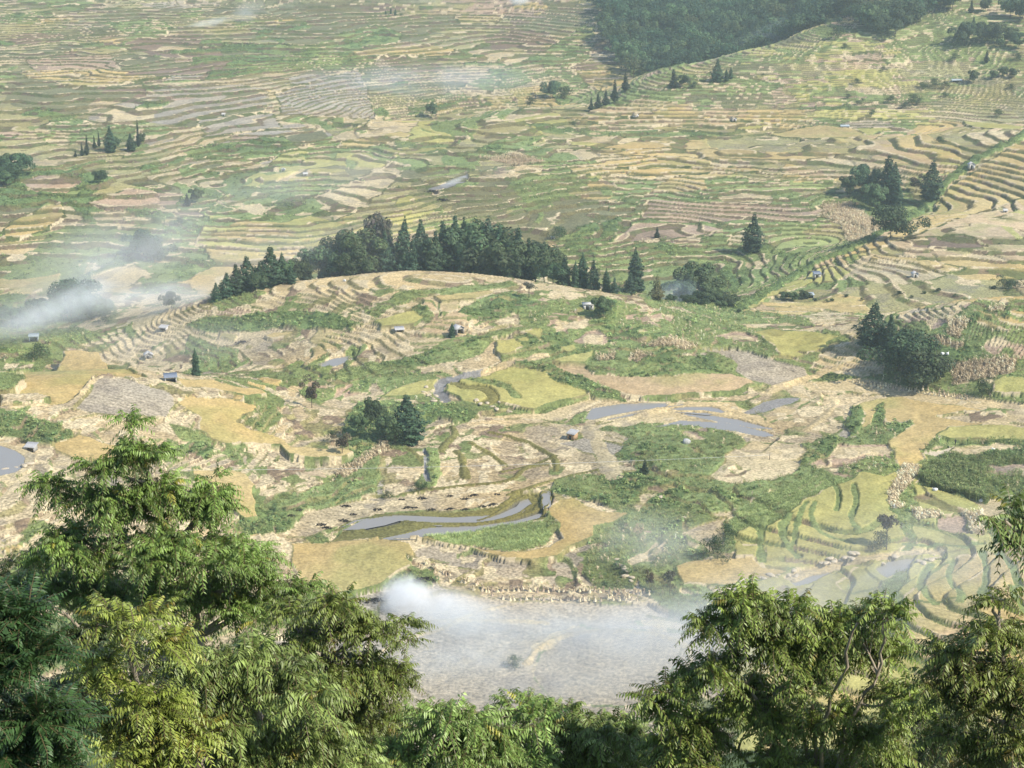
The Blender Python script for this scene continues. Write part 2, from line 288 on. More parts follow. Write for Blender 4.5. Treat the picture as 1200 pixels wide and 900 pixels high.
LINES = [
 ('straw',1.6,.4,'618,778 630,760 652,747 690,738 740,739 790,747 812,764 800,790'),('straw',1.2,.3,'430,775 470,750 520,738 556,716 600,708'),('straw',1.4,.3,'440,735 500,728 580,726 640,730'),('greyst',2.0,-.2,'520,800 560,770 600,750 660,735'),('bund',1.2,.3,'760,720 800,728 850,745'),
 # class, width m, height m, path
 ('bund',1.6,.45,'575,508 600,513 620,520 635,528 648,535 653,545 651,553'),('bund',1.7,.45,'552,520 565,528 578,535 591,546'),('bund',2.0,.5,'535,530 543,537 542,548 546,561'),
 ('bund',2.0,.5,'530,500 534,510 523,520 517,529'),('green',4.0,.5,'502,530 509,542 507,560 500,570'),('bund',1.6,.4,'479,527 490,535 498,543'),('bund',1.0,.3,'588,554 620,548 652,535'),
 ('bund',1.4,.4,'470,581 540,570 600,566 612,550 640,545'),('bund',1.3,.4,'596,580 650,563 702,551 722,545'),('bund',1.2,.3,'690,513 720,520 737,523'),
 ('mud',1.1,-.2,'497,529 501,540 498,555 502,569'),
 ('bund',1.0,.2,'400,629 440,626 465,621 482,615 520,615.5 560,613.5 590,607.5 606,601 622,588'),
 ('bund',1.2,.2,'395,624 412,612 440,607 500,605 560,602 585,595 602,582'),('bund',1.2,.2,'560,610 585,600 610,580 640,577'),
 ('green',2.6,.4,'547,442 560,447 580,450 593,455 601,462 605,468'),('bund',3.4,.4,'532,450 545,455 565,456 576,462 581,470 572,474'),
 ('mud',3.0,-.3,'568,438 540,442 520,447 513,458 522,470'),('straw',2.5,.3,'570,437 600,425 640,418'),
 ('straw',2.0,.25,'700,493 760,481 800,482 840,485 900,500'),('straw',2.0,.25,'745,488 800,474 850,478 905,500'),('straw',2.2,.3,'690,503 730,494 780,480'),
 ('straw',2.6,.3,'895,462 930,450 960,440 985,430'),('straw',2.2,.3,'955,462 985,470 965,490 945,505'),('straw',2.0,.2,'1000,477 1030,468 1100,466 1160,470'),
 ('dgreen',5.0,.8,'868,362 915,334 960,308 1000,290 1040,272 1085,245 1108,216 1140,190 1200,160 1290,120'),
 ('straw',2.5,.2,'985,330 1000,320 1020,300'),
 ('straw',4.0,.2,'720,560 690,500'),
 ('straw',1.6,.4,'12,478 60,474 74,471 100,458 103,450 110,444'),
 ('green',1.4,.08,'945,590 935,610 930,640'),('green',1.1,.08,'970,560 985,580 980,600'),('green',1.4,.08,'1000,570 1005,590 995,610 1005,625'),('green',1.8,.08,'895,610 890,640 893,660'),('green',1.8,.08,'925,605 915,620 920,640 935,655'),
 ('green',1.2,.08,'955,590 948,610 965,630 1000,640'),('green',1.4,.08,'1118,660 1108,680 1128,700 1124,710'),('green',1.5,.08,'1150,650 1158,675 1150,700'),('green',1.4,.08,'1170,650 1185,665 1195,690'),
 ('green',1.8,.08,'1090,665 1075,690 1095,710'),('green',1.6,.08,'1185,690 1200,720'),('green',1.4,.08,'870,605 905,600 930,590'),('green',1.4,.08,'1060,640 1120,645 1150,640'),
 ('straw',3.0,.3,'930,680 960,668 1000,660 1050,652 1100,648'),
 ('maize',2.5,.2,'400,560 420,545 440,533 450,525'),
]
PONDS = [  # outline, flat water
 '-60,520 0,527 12,533 22,541 24,548 15,553 -60,566',
 '406,623 430,612 470,606 530,605 570,602 592,593 602,582 613,581 618,588 607,598 587,605 560,611 520,612.5 482,611.5 465,617 440,622',
 '448,635 480,628 500,621.5 525,618 560,616 592,610 612,603 634,595 626,605 595,614 570,620 545,625 500,632',
 '637,579 643,577 643,590 638,593',
 '690,491 700,479 730,474 776,473 771,478 740,486 715,491','775,478 800,475 835,479 845,484 820,484 790,481',
 '770,501 800,495 850,498 890,505 902,509 886,510 850,504 800,500','800,486 840,489 875,494 902,501 880,500 840,494',
 '925,678 945,672 976,665 970,672 950,686 935,690','1030,670 1045,661 1071,656 1060,668 1040,678','375,430 390,422 405,417 404,423 392,429 380,432',
]
# ---- zones, outlines and lines put on the ground
WX = XW + (fbm(XW, YW, 7, 31, 2) - .5) * 3.0; WY = YW + (fbm(XW, YW, 9, 41, 2) - .5) * 3.0
def outline(px):
    out = []
    for (a, b), (c, d) in zip(px, px[1:] + px[:1]):
        n = max(1, int(math.hypot(c - a, d - b) / 25))
        for i in range(n):
            x, y, z = cast(a + (c - a) * i / n, b + (d - b) * i / n, H0); out.append((x, y))
    return np.array(out, np.float64)
def inside(poly, pad=0, X=None, Yv=None):
    X = WX if X is None else X; Yv = WY if Yv is None else Yv
    y0, y1 = poly[:, 1].min() - 4, poly[:, 1].max() + 4
    i0, i1 = max(0, np.searchsorted(YY, y0) - 2), min(NR, np.searchsorted(YY, y1) + 2)
    t = poly[:, 0] / np.maximum(poly[:, 1], 1); j0 = max(0, int((t.min() + .5) * (NC - 1)) - 8); j1 = min(NC, int((t.max() + .5) * (NC - 1)) + 9)
    xs = X[i0:i1, j0:j1]; ys = Yv[i0:i1, j0:j1]; m = np.zeros(xs.shape, bool)
    for (xa, ya), (xb, yb) in zip(poly, np.roll(poly, -1, 0)):
        if ya == yb: continue
        c = ((ya > ys) != (yb > ys)) & (xs < (xb - xa) * (ys - ya) / (yb - ya) + xa); m ^= c
    return (slice(i0, i1), slice(j0, j1)), m
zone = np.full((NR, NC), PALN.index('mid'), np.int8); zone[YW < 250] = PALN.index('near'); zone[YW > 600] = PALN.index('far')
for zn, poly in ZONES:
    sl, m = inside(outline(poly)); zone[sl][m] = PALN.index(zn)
zone[YW < 250] = PALN.index('near')
# ---- terracing
STEP = np.array([ZP[z][0] for z in PALN], np.float32)[zone]; STEP = STEP * np.where(YW > 560, np.array((.78, 1.0, 1.38), np.float32)[np.clip(((fbm(XW, YW, 95, 45, 2) - .36) / .10).astype(int), 0, 2)], 1); RIS = np.array([ZP[z][1] for z in PALN], np.float32)[zone]; LEN = np.array([ZP[z][2] for z in PALN], np.float32)[zone]
rough_ = np.isin(zone, [PALN.index(q) for q in ('knoll', 'mid', 'lefth')])
hw = H0 + (fbm(XW, YW, 14, 51, 2) - .5) * np.where(rough_, 2.6, .38) * STEP + (fbm(XW, YW, 5, 57, 2) - .5) * np.where(rough_, .35, .14) * STEP
kf = hw / STEP; K = np.floor(kf); f = (kf - K).astype(np.float32); K = K.astype(np.int64)
HT = (K + sstep(0, 1, (f - (1 - RIS)) / RIS) + .5 - RIS * .5 + .06 * f) * STEP + (H0 - hw)
BR = np.where(rough_, sstep(.30, .46, fbm(XW, YW, 17, 71, 2)), 1).astype(np.float32); HT = HT * BR + H0 * (1 - BR)
riser = (f > (1 - RIS)) & (BR > .45); rimw = (.085 + .07 * vnoise(XW / 6, YW / 6, 61)); rim = (f < rimw) & (BR > .45)
along = XW + (vnoise(XW / 40, YW / 40, 63) - .5) * 30
cell = np.floor(along / (LEN * (.6 + .9 * hash1(K, 3))) + hash1(K, 5) * 60).astype(np.int64) + K * 7919
# two or three neighbouring strips often share one crop
cell2 = np.floor(along / (LEN * 2.2) + hash1(K // 4, 6) * 60).astype(np.int64) + (K // 4) * 104729
best = np.full((NR, NC), -1e9, np.float32); cls = np.zeros((NR, NC), np.int8)
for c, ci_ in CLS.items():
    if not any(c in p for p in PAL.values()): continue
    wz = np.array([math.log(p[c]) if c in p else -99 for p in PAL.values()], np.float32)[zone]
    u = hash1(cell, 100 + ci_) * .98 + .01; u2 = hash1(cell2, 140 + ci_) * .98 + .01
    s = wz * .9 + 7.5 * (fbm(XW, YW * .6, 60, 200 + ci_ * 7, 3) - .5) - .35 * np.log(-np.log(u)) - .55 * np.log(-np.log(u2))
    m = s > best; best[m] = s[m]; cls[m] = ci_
del best
stripmask = np.ones((NR, NC), bool); pid = np.zeros((NR, NC), np.int16); lift = np.zeros((NR, NC), np.float32)
for n_, (c, s, flat) in enumerate(FIELDS):
    sl, m = inside(outline(P(s)))
    if not m.any(): continue
    cls[sl][m] = CLS[c]; pid[sl][m] = n_ + 1
    if c in ('green', 'weed'):
        g_ = fbm(XW[sl], YW[sl], 13, 400 + n_, 3); cls[sl][m & (g_ > .60)] = CLS['weed' if c == 'green' else 'pink']; cls[sl][m & (g_ > .69)] = CLS['straw']; cls[sl][m & (g_ < .36)] = CLS['dgreen']
    flat = min(flat, .5)
    if flat > 0:
        zb = H0[sl][m].mean(); HT[sl][m] = H0[sl][m] * (1 - flat) + zb * flat
    if flat >= .2: stripmask[sl][m] = False
edge = np.zeros((NR, NC), bool)
for a, b in ((1, 0), (0, 1), (2, 0), (0, 2)):
    d = pid != np.roll(pid, (a, b), (0, 1)); edge |= d
edge &= (YW > 255)
linemask = np.zeros((NR, NC), bool); nocov = np.zeros((NR, NC), bool)
PONDG = []
for s in PONDS:
    o = outline(P(s)); c_ = o.mean(0); o = c_ + (o - c_) * (1 + 1.0 / np.maximum(np.hypot(*(o - c_).T), 3))[:, None]; sl, m = inside(o); zb = float(np.percentile(H0[sl][m], 55)) if m.any() else 0
    c_ = o.mean(0); big = c_ + (o - c_) * (1 + 2.2 / np.maximum(np.hypot(*(o - c_).T), 4))[:, None]; sl, m2 = inside(big); HT[sl][m2] = zb + .06; stripmask[sl][m2] = False; PONDG.append((o, zb))
for c, wd, hgt, s in LINES:
    path = []
    pp = np.array(P(s)); 
    for _ in range(2):
        qq = np.empty((2 * len(pp) - 2, 2)); qq[0::2] = pp[:-1] * .75 + pp[1:] * .25; qq[1::2] = pp[:-1] * .25 + pp[1:] * .75; pp = np.concatenate([pp[:1], qq, pp[-1:]])
    pp = [tuple(v) for v in pp]
    for (a, b), (c2, d2) in zip(pp, pp[1:]):
        n = max(1, int(math.hypot(c2 - a, d2 - b) / 12))
        for i in range(n + 1): path.append(cast(a + (c2 - a) * i / n, b + (d2 - b) * i / n, H0)[:2])
    path = np.array(path); i0 = max(0, np.searchsorted(YY, path[:, 1].min() - 8)); i1 = np.searchsorted(YY, path[:, 1].max() + 8)
    t = path[:, 0] / path[:, 1]; j0 = max(0, int((t.min() + .5) * (NC - 1)) - 20); j1 = min(NC, int((t.max() + .5) * (NC - 1)) + 20)
    xs = XW[i0:i1, j0:j1]; ys = YW[i0:i1, j0:j1]; dm = np.full(xs.shape, 1e9, np.float32)
    for (xa, ya), (xb, yb) in zip(path, path[1:]):
        L2 = (xb - xa) ** 2 + (yb - ya) ** 2 + 1e-9
        q = np.clip(((xs - xa) * (xb - xa) + (ys - ya) * (yb - ya)) / L2, 0, 1)
        dm = np.minimum(dm, np.hypot(xs - xa - q * (xb - xa), ys - ya - q * (yb - ya)))
    hw_ = wd / 2 * (.6 + .8 * vnoise(xs / 3, ys / 3, 77)); m = dm < hw_
    sl = (slice(i0, i1), slice(j0, j1)); cls[sl][m] = CLS[c]; linemask[sl][m] = True; nocov[sl][m] |= hgt < .1; lift[sl] += np.where(m, hgt * (1 - (dm / np.maximum(hw_, .01)) ** 2), 0)
for o, zb in PONDG:
    sl, m = inside(o, X=XW + (WX - XW) * .4, Yv=YW + (WY - YW) * .4)
    lm = m & linemask[sl] & (lift[sl] > .15); m &= ~lm
    cls[sl][m] = CLS['water']; HT[sl][m] = zb - .35; lift[sl][m] = 0; linemask[sl][m] = True
HT += lift + RAISE[cls] * (.75 + .5 * vnoise(XW / 2, YW / 2, 83)) * np.where(riser & stripmask & ~linemask, .3, 1)
bumpy = np.isin(cls, [CLS['green'], CLS['dgreen'], CLS['weed']])
HT += np.where(bumpy, (fbm(XW, YW, 5, 87, 2) - .45) * 1.2 * np.where(cls == CLS['dgreen'], 1.6, 1), 0) * np.where(YW < 245, 0, 1)
# ---- colour of the ground cover
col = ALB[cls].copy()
vary = (hash1(cell, 9) - .5) * .34 * stripmask + (fbm(XW, YW, 18, 91, 3) - .5) * .5 + (vnoise(XW / 1.1, YW / 1.1, 95) - .5) * .22
col *= (1 + vary)[..., None]
isg = np.isin(cls, [CLS[q] for q in ('gold', 'ygold', 'tan')]); gp = sstep(.5, .72, fbm(XW, YW, 16, 151, 3)) * isg * .45
col = col * (1 - gp[..., None]) + np.array((.28, .29, .095), np.float32) * gp[..., None]
iss = np.isin(cls, [CLS[q] for q in ('stub', 'straw', 'greyst', 'pink', 'oliv')]); wp = sstep(.56, .68, fbm(XW, YW, 6, 157, 3)) * iss * .4
col = col * (1 - wp[..., None]) + np.array((.19, .165, .14), np.float32) * wp[..., None]
rows_ = np.sin((YW * .8 + XW * .35 + 9 * fbm(XW, YW, 45, 181, 2)) * 2 * math.pi / 1.5) * (YW < 470) * np.isin(cls, [CLS[q] for q in ('stub', 'greyst', 'tan')])
col = col * (1 + .13 * rows_ * sstep(.3, .55, fbm(XW, YW, 20, 183, 2)))[..., None]
big = sstep(.46, .62, fbm(XW, YW, 24, 187, 3)) * (cls == CLS['greyst']) * (YW < 320); col = col * (1 - .5 * big[..., None]) + np.array((.44, .36, .24), np.float32) * .5 * big[..., None]
warm = (fbm(XW, YW, 30, 97, 2) - .5) * .3
col[..., 0] *= 1 + warm * .6; col[..., 2] *= 1 - warm
gr = np.array((.15, .18, .065), np.float32); ol = np.array((.23, .20, .09), np.float32); pale = np.array((.51, .42, .26), np.float32); dirt = np.array((.21, .155, .10), np.float32)
nz = fbm(XW, YW, 11, 101, 3); nz2 = fbm(XW, YW, 4.5, 105, 2)
rb = sstep(.38, .56, nz)[..., None]; rc = gr * rb + ol * (1 - rb); rc = np.where((nz2 > .6)[..., None], dirt, rc); rc = rc * (.75 + .5 * vnoise(XW / 1.5, YW / 1.5, 107))[..., None] * (1 - .45 * far)[..., None]
soft = np.isin(cls, [CLS['green'], CLS['dgreen'], CLS['weed'], CLS['corn']])
m = riser & stripmask & ~linemask & (YW > 250)
col[m] = (rc * .85 + col * .15)[m]
cut = np.isin(cls, [CLS['straw'], CLS['stub'], CLS['pink'], CLS['greyst'], CLS['brown'], CLS['tan'], CLS['gold'], CLS['oliv']])
lay = (nz2 + .30 * (hash1(cell, 21) - .5) + .02 * far + .08 * np.isin(cls, [CLS['straw'], CLS['pink']])) > .50     # straw laid out along the terrace lips
m = rim & stripmask & (cut | (far > .5) & (cls != CLS['dgreen'])) & lay & ~linemask & (YW > 250)
col[m] = pale * (.8 + .4 * vnoise(XW[m] / .9, YW[m] / .9, 111))[:, None]; HT[m] += .16 * vnoise(XW[m] / 1.2, YW[m] / 1.2, 113)
m = rim & stripmask & cut & ~lay & ~linemask & (YW > 250); col[m] = col[m] * .55 + rc[m] * .45
m = edge & ~linemask & ~soft & (cls != CLS['water']); pl = nz2 > .57
col[m & pl] = pale * .95; col[m & ~pl] = rc[m & ~pl]
# the hilltop and left-hand hill are littered with loose straw and weedy tufts
lit = rough_ & stripmask & ~linemask & np.isin(cls, [CLS[q] for q in ('straw', 'stub', 'pink', 'greyst', 'oliv')]); l1 = fbm(XW, YW, 4.2, 161, 2); l2 = fbm(XW, YW, 5.5, 167, 2); l0 = fbm(XW, YW, 34, 171, 2)
m = lit & (l1 > .63) & (l0 > .40); col[m] = pale * (.85 + .3 * vnoise(XW[m], YW[m], 173))[:, None]; HT[m] += .12
m = lit & (l2 > .60) & (l0 < .58); col[m] = rc[m]; HT[m] += .15
# straw heaps strewn over cut fields
strew = (fbm(XW, YW, 3.2, 121, 2) > .655) & np.isin(cls, [CLS['straw'], CLS['stub']]) & ~linemask & (fbm(XW, YW, 40, 123, 2) > .42) & (YW > 250) & ~riser
col[strew] = pale * .98; HT[strew] += .10
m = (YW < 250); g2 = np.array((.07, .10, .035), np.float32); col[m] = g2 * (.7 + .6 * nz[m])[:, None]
col = np.clip(col, .01, .75); HT = HT.astype(np.float32)

def link(o, parent=None):
    C.objects.link(o)
    if parent is not None: o.parent = parent
    return o
def tag(o, label=None, cat=None, group=None, kind=None):
    for k, v in (('label', label), ('category', cat), ('group', group), ('kind', kind)):
        if v: o[k] = v
    return o
def raw_mesh(name, V, Fq, mat, colr=None, smooth=False):
    """A mesh from arrays: V (n,3), Fq (m,3) or (m,4); colr (n,4) becomes the point attribute Col."""
    V = np.ascontiguousarray(V, np.float32); Fq = np.ascontiguousarray(Fq, np.int32); k = Fq.shape[1]
    me = bpy.data.meshes.new(name); me.vertices.add(len(V)); me.vertices.foreach_set('co', V.ravel())
    me.loops.add(Fq.size); me.loops.foreach_set('vertex_index', Fq.ravel()); me.polygons.add(len(Fq))
    me.polygons.foreach_set('loop_start', np.arange(0, Fq.size, k, dtype=np.int32))
    try: me.polygons.foreach_set('loop_total', np.full(len(Fq), k, np.int32))
    except Exception: pass
    if smooth: me.polygons.foreach_set('use_smooth', np.ones(len(Fq), bool))
    if colr is not None:
        a = me.attributes.new('Col', 'FLOAT_COLOR', 'POINT'); a.data.foreach_set('color', np.ascontiguousarray(colr, np.float32).ravel())
    me.materials.append(mat); me.update(calc_edges=True); return me
def new_mat(name):
    m = bpy.data.materials.new(name); m.use_nodes = True; nt = m.node_tree; return m, nt, nt.nodes['Principled BSDF']
def mat_ground():
    m, nt, b = new_mat('ground_cover'); N = nt.nodes; Lk = nt.links.new
    at_ = N.new('ShaderNodeAttribute'); at_.attribute_name = 'Col'
    geo = N.new('ShaderNodeNewGeometry')
    n1 = N.new('ShaderNodeTexNoise'); n1.inputs['Scale'].default_value = 1.6; n1.inputs['Detail'].default_value = 3; Lk(geo.outputs['Position'], n1.inputs['Vector'])
    n2 = N.new('ShaderNodeTexNoise'); n2.inputs['Scale'].default_value = .35; n2.inputs['Detail'].default_value = 4; Lk(geo.outputs['Position'], n2.inputs['Vector'])
    def math_(op, a, c):
        x = N.new('ShaderNodeMath'); x.operation = op
        for i, v in enumerate((a, c)):
            if isinstance(v, (int, float)): x.inputs[i].default_value = v
            else: Lk(v, x.inputs[i])
        return x.outputs[0]
    s1 = math_('MULTIPLY', math_('SUBTRACT', n1.outputs['Fac'], .5), at_.outputs['Alpha']); s1 = math_('MULTIPLY', s1, 3.2)
    s2 = math_('MULTIPLY', math_('SUBTRACT', n2.outputs['Fac'], .5), .5)
    tot = math_('ADD', math_('ADD', s1, s2), 1.0); tot = math_('MAXIMUM', tot, .3)
    vm = N.new('ShaderNodeVectorMath'); vm.operation = 'SCALE'; Lk(at_.outputs['Color'], vm.inputs[0]); Lk(tot, vm.inputs['Scale'])
    Lk(vm.outputs[0], b.inputs['Base Color']); b.inputs['Roughness'].default_value = .95; b.inputs['Specular IOR Level'].default_value = .15
    bp = N.new('ShaderNodeBump'); bp.inputs['Strength'].default_value = .35; bp.inputs['Distance'].default_value = .5; Lk(n1.outputs['Fac'], bp.inputs['Height']); Lk(bp.outputs[0], b.inputs['Normal'])
    return m
def build_terrain():
    idx = np.arange(NR * NC, dtype=np.int32).reshape(NR, NC)
    Fq = np.stack([idx[:-1, :-1], idx[:-1, 1:], idx[1:, 1:], idx[1:, :-1]], -1).reshape(-1, 4)
    V = np.stack([XW, YW, HT], -1).reshape(-1, 3); cc = np.concatenate([col, STIP[cls][..., None]], -1).reshape(-1, 4)
    o = link(bpy.data.objects.new('terrain', raw_mesh('terrain', V, Fq, mat_ground(), cc, smooth=True))); tag(o, kind='structure')
build_terrain()
mw, nt, b = new_mat('paddy_water'); b.inputs['Base Color'].default_value = (.27,.255,.23,1); b.inputs['Roughness'].default_value = .22; b.inputs['Specular IOR Level'].default_value = .32
nzw = nt.nodes.new('ShaderNodeTexNoise'); nzw.inputs['Scale'].default_value = .8; gw = nt.nodes.new('ShaderNodeNewGeometry'); nt.links.new(gw.outputs['Position'], nzw.inputs['Vector'])
bw = nt.nodes.new('ShaderNodeBump'); bw.inputs['Strength'].default_value = .06; nt.links.new(nzw.outputs['Fac'], bw.inputs['Height']); nt.links.new(bw.outputs[0], b.inputs['Normal'])
def build_ponds():
    for o, zb in PONDG:
        c = o.mean(0); q = c + (o - c) * 1.0; n = len(q)
        d = q - np.roll(q, 1, 0); 
        # grow the sheet a little so that it meets the bank
        q = c + (o - c) * (1 + 1.6 / np.maximum(np.hypot(*(o - c).T), 3))[:, None]
        me = bpy.data.meshes.new('pond_water'); me.from_pydata([(x, y, zb) for x, y in q], [], [list(range(n))]); me.materials.append(mw)
        tag(link(bpy.data.objects.new('pond_water', me)), kind='structure')
build_ponds()
# ------------------------------------------------------------------ plants
def mat_leaf(name, rough=.6, spec=.25, trans=.25, sat=1.0):
    m, nt, b = new_mat(name); N = nt.nodes; Lk = nt.links.new
    a = N.new('ShaderNodeAttribute'); a.attribute_name = 'Col'
    oi = N.new('ShaderNodeObjectInfo'); hs = N.new('ShaderNodeHueSaturation')
    mr = N.new('ShaderNodeMapRange'); mr.inputs['To Min'].default_value = .8; mr.inputs['To Max'].default_value = 1.25; Lk(oi.outputs['Random'], mr.inputs['Value'])
    mh = N.new('ShaderNodeMapRange'); mh.inputs['To Min'].default_value = .48; mh.inputs['To Max'].default_value = .52; Lk(oi.outputs['Random'], mh.inputs['Value'])
    Lk(a.outputs['Color'], hs.inputs['Color']); Lk(mr.outputs[0], hs.inputs['Value']); Lk(mh.outputs[0], hs.inputs['Hue']); hs.inputs['Saturation'].default_value = sat
    Lk(hs.outputs[0], b.inputs['Base Color']); b.inputs['Roughness'].default_value = rough; b.inputs['Specular IOR Level'].default_value = spec
    if trans:
        t = N.new('ShaderNodeBsdfTranslucent'); Lk(hs.outputs[0], t.inputs['Color']); mx = N.new('ShaderNodeMixShader'); mx.inputs[0].default_value = trans
        Lk(b.outputs[0], mx.inputs[1]); Lk(t.outputs[0], mx.inputs[2]); Lk(mx.outputs[0], N['Material Output'].inputs['Surface'])
    return m
def mat_plain(name, c, rough=.85, var=.25, scale=8, spec=.3, metal=0):
    m, nt, b = new_mat(name); N = nt.nodes; Lk = nt.links.new
    tc = N.new('ShaderNodeTexCoord'); n = N.new('ShaderNodeTexNoise'); n.inputs['Scale'].default_value = scale; n.inputs['Detail'].default_value = 4; Lk(tc.outputs['Object'], n.inputs['Vector'])
    r = N.new('ShaderNodeMapRange'); r.inputs['To Min'].default_value = 1 - var; r.inputs['To Max'].default_value = 1 + var; r.inputs['From Min'].default_value = .3; r.inputs['From Max'].default_value = .7; Lk(n.outputs['Fac'], r.inputs['Value'])
    v = N.new('ShaderNodeVectorMath'); v.operation = 'SCALE'; v.inputs[0].default_value = c[:3]; Lk(r.outputs[0], v.inputs['Scale']); Lk(v.outputs[0], b.inputs['Base Color'])
    b.inputs['Roughness'].default_value = rough; b.inputs['Specular IOR Level'].default_value = spec; b.inputs['Metallic'].default_value = metal
    return m
M_BARK = mat_plain('bark', (.34, .285, .215), .9, .35, 6)
M_DBARK = mat_plain('dark_bark', (.10, .08, .06), .9, .3, 3)
M_LEAF = mat_leaf('tree_leaf', .6, .2, .15)
M_GRASS = mat_leaf('weed_leaf', .7, .15, .35)
M_DRY = mat_leaf('dry_straw', .9, .1, .1)

def unit(v): return v / np.maximum(np.linalg.norm(v, axis=-1, keepdims=True), 1e-9)
def cards(cen, nrm, size, asp=1.0, r=None):
    """Small leaf-spray quads: centre (n,3), facing (n,3), size (n)."""
    r = r or rng; n = len(cen); nrm = unit(nrm); a = unit(np.cross(nrm, unit(r.normal(size=(n, 3))))); b = np.cross(nrm, a)
    s = size[:, None]; q = np.stack([cen - a * s - b * s * asp, cen + a * s * .6 - b * s * asp * .8, cen + a * s + b * s * asp, cen - a * s * .7 + b * s * asp * .7], 1)
    return q.reshape(-1, 3), np.arange(4 * n).reshape(n, 4)
def tube(path, rad, sides=6):
    path = np.array(path, float); n = len(path); V = []; d = unit(np.gradient(path, axis=0))
    up = np.where(np.abs(d[:, 2:3]) < .9, np.array([[0, 0, 1.]]), np.array([[1., 0, 0]])); a = unit(np.cross(d, up)); b = np.cross(d, a)
    an = np.linspace(0, 2 * math.pi, sides, endpoint=False)
    V = (path[:, None] + np.array(rad, float)[:, None, None] * (np.cos(an)[None, :, None] * a[:, None] + np.sin(an)[None, :, None] * b[:, None])).reshape(-1, 3)
    i = np.arange(n - 1)[:, None] * sides + np.arange(sides)[None]; j = np.arange(n - 1)[:, None] * sides + (np.arange(sides) + 1) % sides
    return V, np.stack([i, j, j + sides, i + sides], -1).reshape(-1, 4)
def join(parts):
    V, Fq, o = [], [], 0
    for v, q in parts: V.append(v); Fq.append(q + o); o += len(v)
    return np.concatenate(V), np.concatenate(Fq)
def cols(n, base, var=.2, per=4, r=None, tint=None):
    r = r or rng; c = np.array(base)[None] * (1 + r.normal(0, var, (n, 1))) * (1 + r.normal(0, .06, (n, 3)))
    if tint is not None: c = c * tint
    return np.c_[np.repeat(np.clip(c, .004, .6), per, 0), np.ones(n * per)]

# --- trees of the middle distance: unit-height meshes, crown + trunk
TREE_M = {}
def tree_kind(key, kind, base, n, seed, wide=.25, low=.12):
    r = np.random.default_rng(seed)
    if kind == 'cone':
        t = 1 - np.sqrt(r.random(n)) * .999; lay = np.round(t * 16) / 16; t = np.clip(t * .45 + lay * .55 + r.normal(0, .012, n), 0, .995)
        a = r.random(n) * 2 * math.pi; lob = (1 + .24 * np.sin(a * 3 + lay * 37) + .16 * np.sin(a * 5 + lay * 91) + .16 * np.sin(a + seed)) * (1 + .28 * np.sin(lay * (9 + seed % 7) + seed))
        R_ = wide * (1 - t) ** .75 * (.45 + .55 * np.sqrt(r.random(n))) * lob * (1 - .5 * np.clip((.12 - t) / .12, 0, 1))
        cen = np.c_[np.cos(a) * R_, np.sin(a) * R_, low + t * (1 - low) - R_ * .18]
        nrm = np.c_[np.cos(a) * .7, np.sin(a) * .7, np.full(n, .75)] + r.normal(0, .45, (n, 3)); size = r.uniform(.014, .030, n) * (1.1 - .4 * t); asp = .6
        tint = (.72 + .5 * r.random((40,)))[(lay * 16).astype(int) % 16 + (a * 3 / math.pi).astype(int) * 3][:, None]
    else:
        L = r.integers(13, 20) + 6 * (kind == 'blob2'); lc = np.c_[r.normal(0, wide * .62, L), r.normal(0, wide * .62, L), low + .18 + (1 - low - .32) * r.random(L)]
        k_ = np.clip(1.15 - np.abs(lc[:, 2] - (.5 + low * .4)) * 1.1, .45, 1.2); lc[:, :2] *= k_[:, None]
        lr = wide * r.uniform(.38, .62, L); li = r.integers(0, L, n); d = unit(r.normal(size=(n, 3))); d[:, 2] = np.abs(d[:, 2]) * .9 - .25; d = unit(d)
        rad = lr[li] * (.72 + .32 * np.sqrt(r.random(n))); cen = lc[li] + d * rad[:, None]; cen[:, 2] = np.clip(cen[:, 2], low * .6, 1.0)
        nrm = d + np.array([0, 0, .5]) + r.normal(0, .45, (n, 3)); size = r.uniform(.018, .038, n); asp = .75; tint = (.75 + .5 * r.random(L))[li][:, None]
    v, q = cards(cen, nrm, size, asp, r)
    crown = raw_mesh(key + '_crown', v, q, M_LEAF, cols(n, base, .18, 4, r, tint))
    parts = [tube([(0, 0, -.04), (.006, .004, low + .15), (0, 0, .72)], [.018, .013, .004], 6)]
    for i in range(7):
        a = r.random() * 6.28; z = low + .1 + r.random() * .4; e = wide * .7 * r.uniform(.5, 1)
        parts.append(tube([(0, 0, z), (math.cos(a) * e * .5, math.sin(a) * e * .5, z + .06), (math.cos(a) * e, math.sin(a) * e, z + .16)], [.007, .005, .002], 4))
    tv, tq = join(parts); TREE_M[key] = (crown, raw_mesh(key + '_trunk', tv, tq, M_DBARK, smooth=True))
DK = (.07, .115, .055); MD = (.095, .14, .06)
for i in range(2): tree_kind('fir%d' % (i + 3), 'cone', ((.07, .115, .06), (.055, .10, .058))[i], 3000, 25 + i, (.19, .23)[i], (.14, .1)[i])
for i in range(3): tree_kind('fir%d' % i, 'cone', (.06, .105, .055), 3800, 20 + i, (.21, .17, .26)[i], .06)
for i in range(4): tree_kind('oak%d' % i, 'blob2', (DK, MD, (.058, .092, .042), (.07, .098, .046))[i], 5600, 30 + i, (.42, .36, .5, .4)[i], .1)
tree_kind('yellow', 'cone', (.16, .16, .06), 2000, 41, .27, .05)
tree_kind('brown', 'blob', (.115, .095, .06), 900, 42, .28, .15)
tree_kind('pillar', 'cone', (.034, .052, .028), 1300, 43, .105, .05)
tree_kind('bare', 'blob', (.10, .10, .07), 500, 44, .2, .4)
tree_kind('bush', 'blob', (.052, .082, .030), 1500, 45, .62, -.02)
tree_kind('wide', 'blob', (.05, .072, .032), 3200, 46, .62, .04)
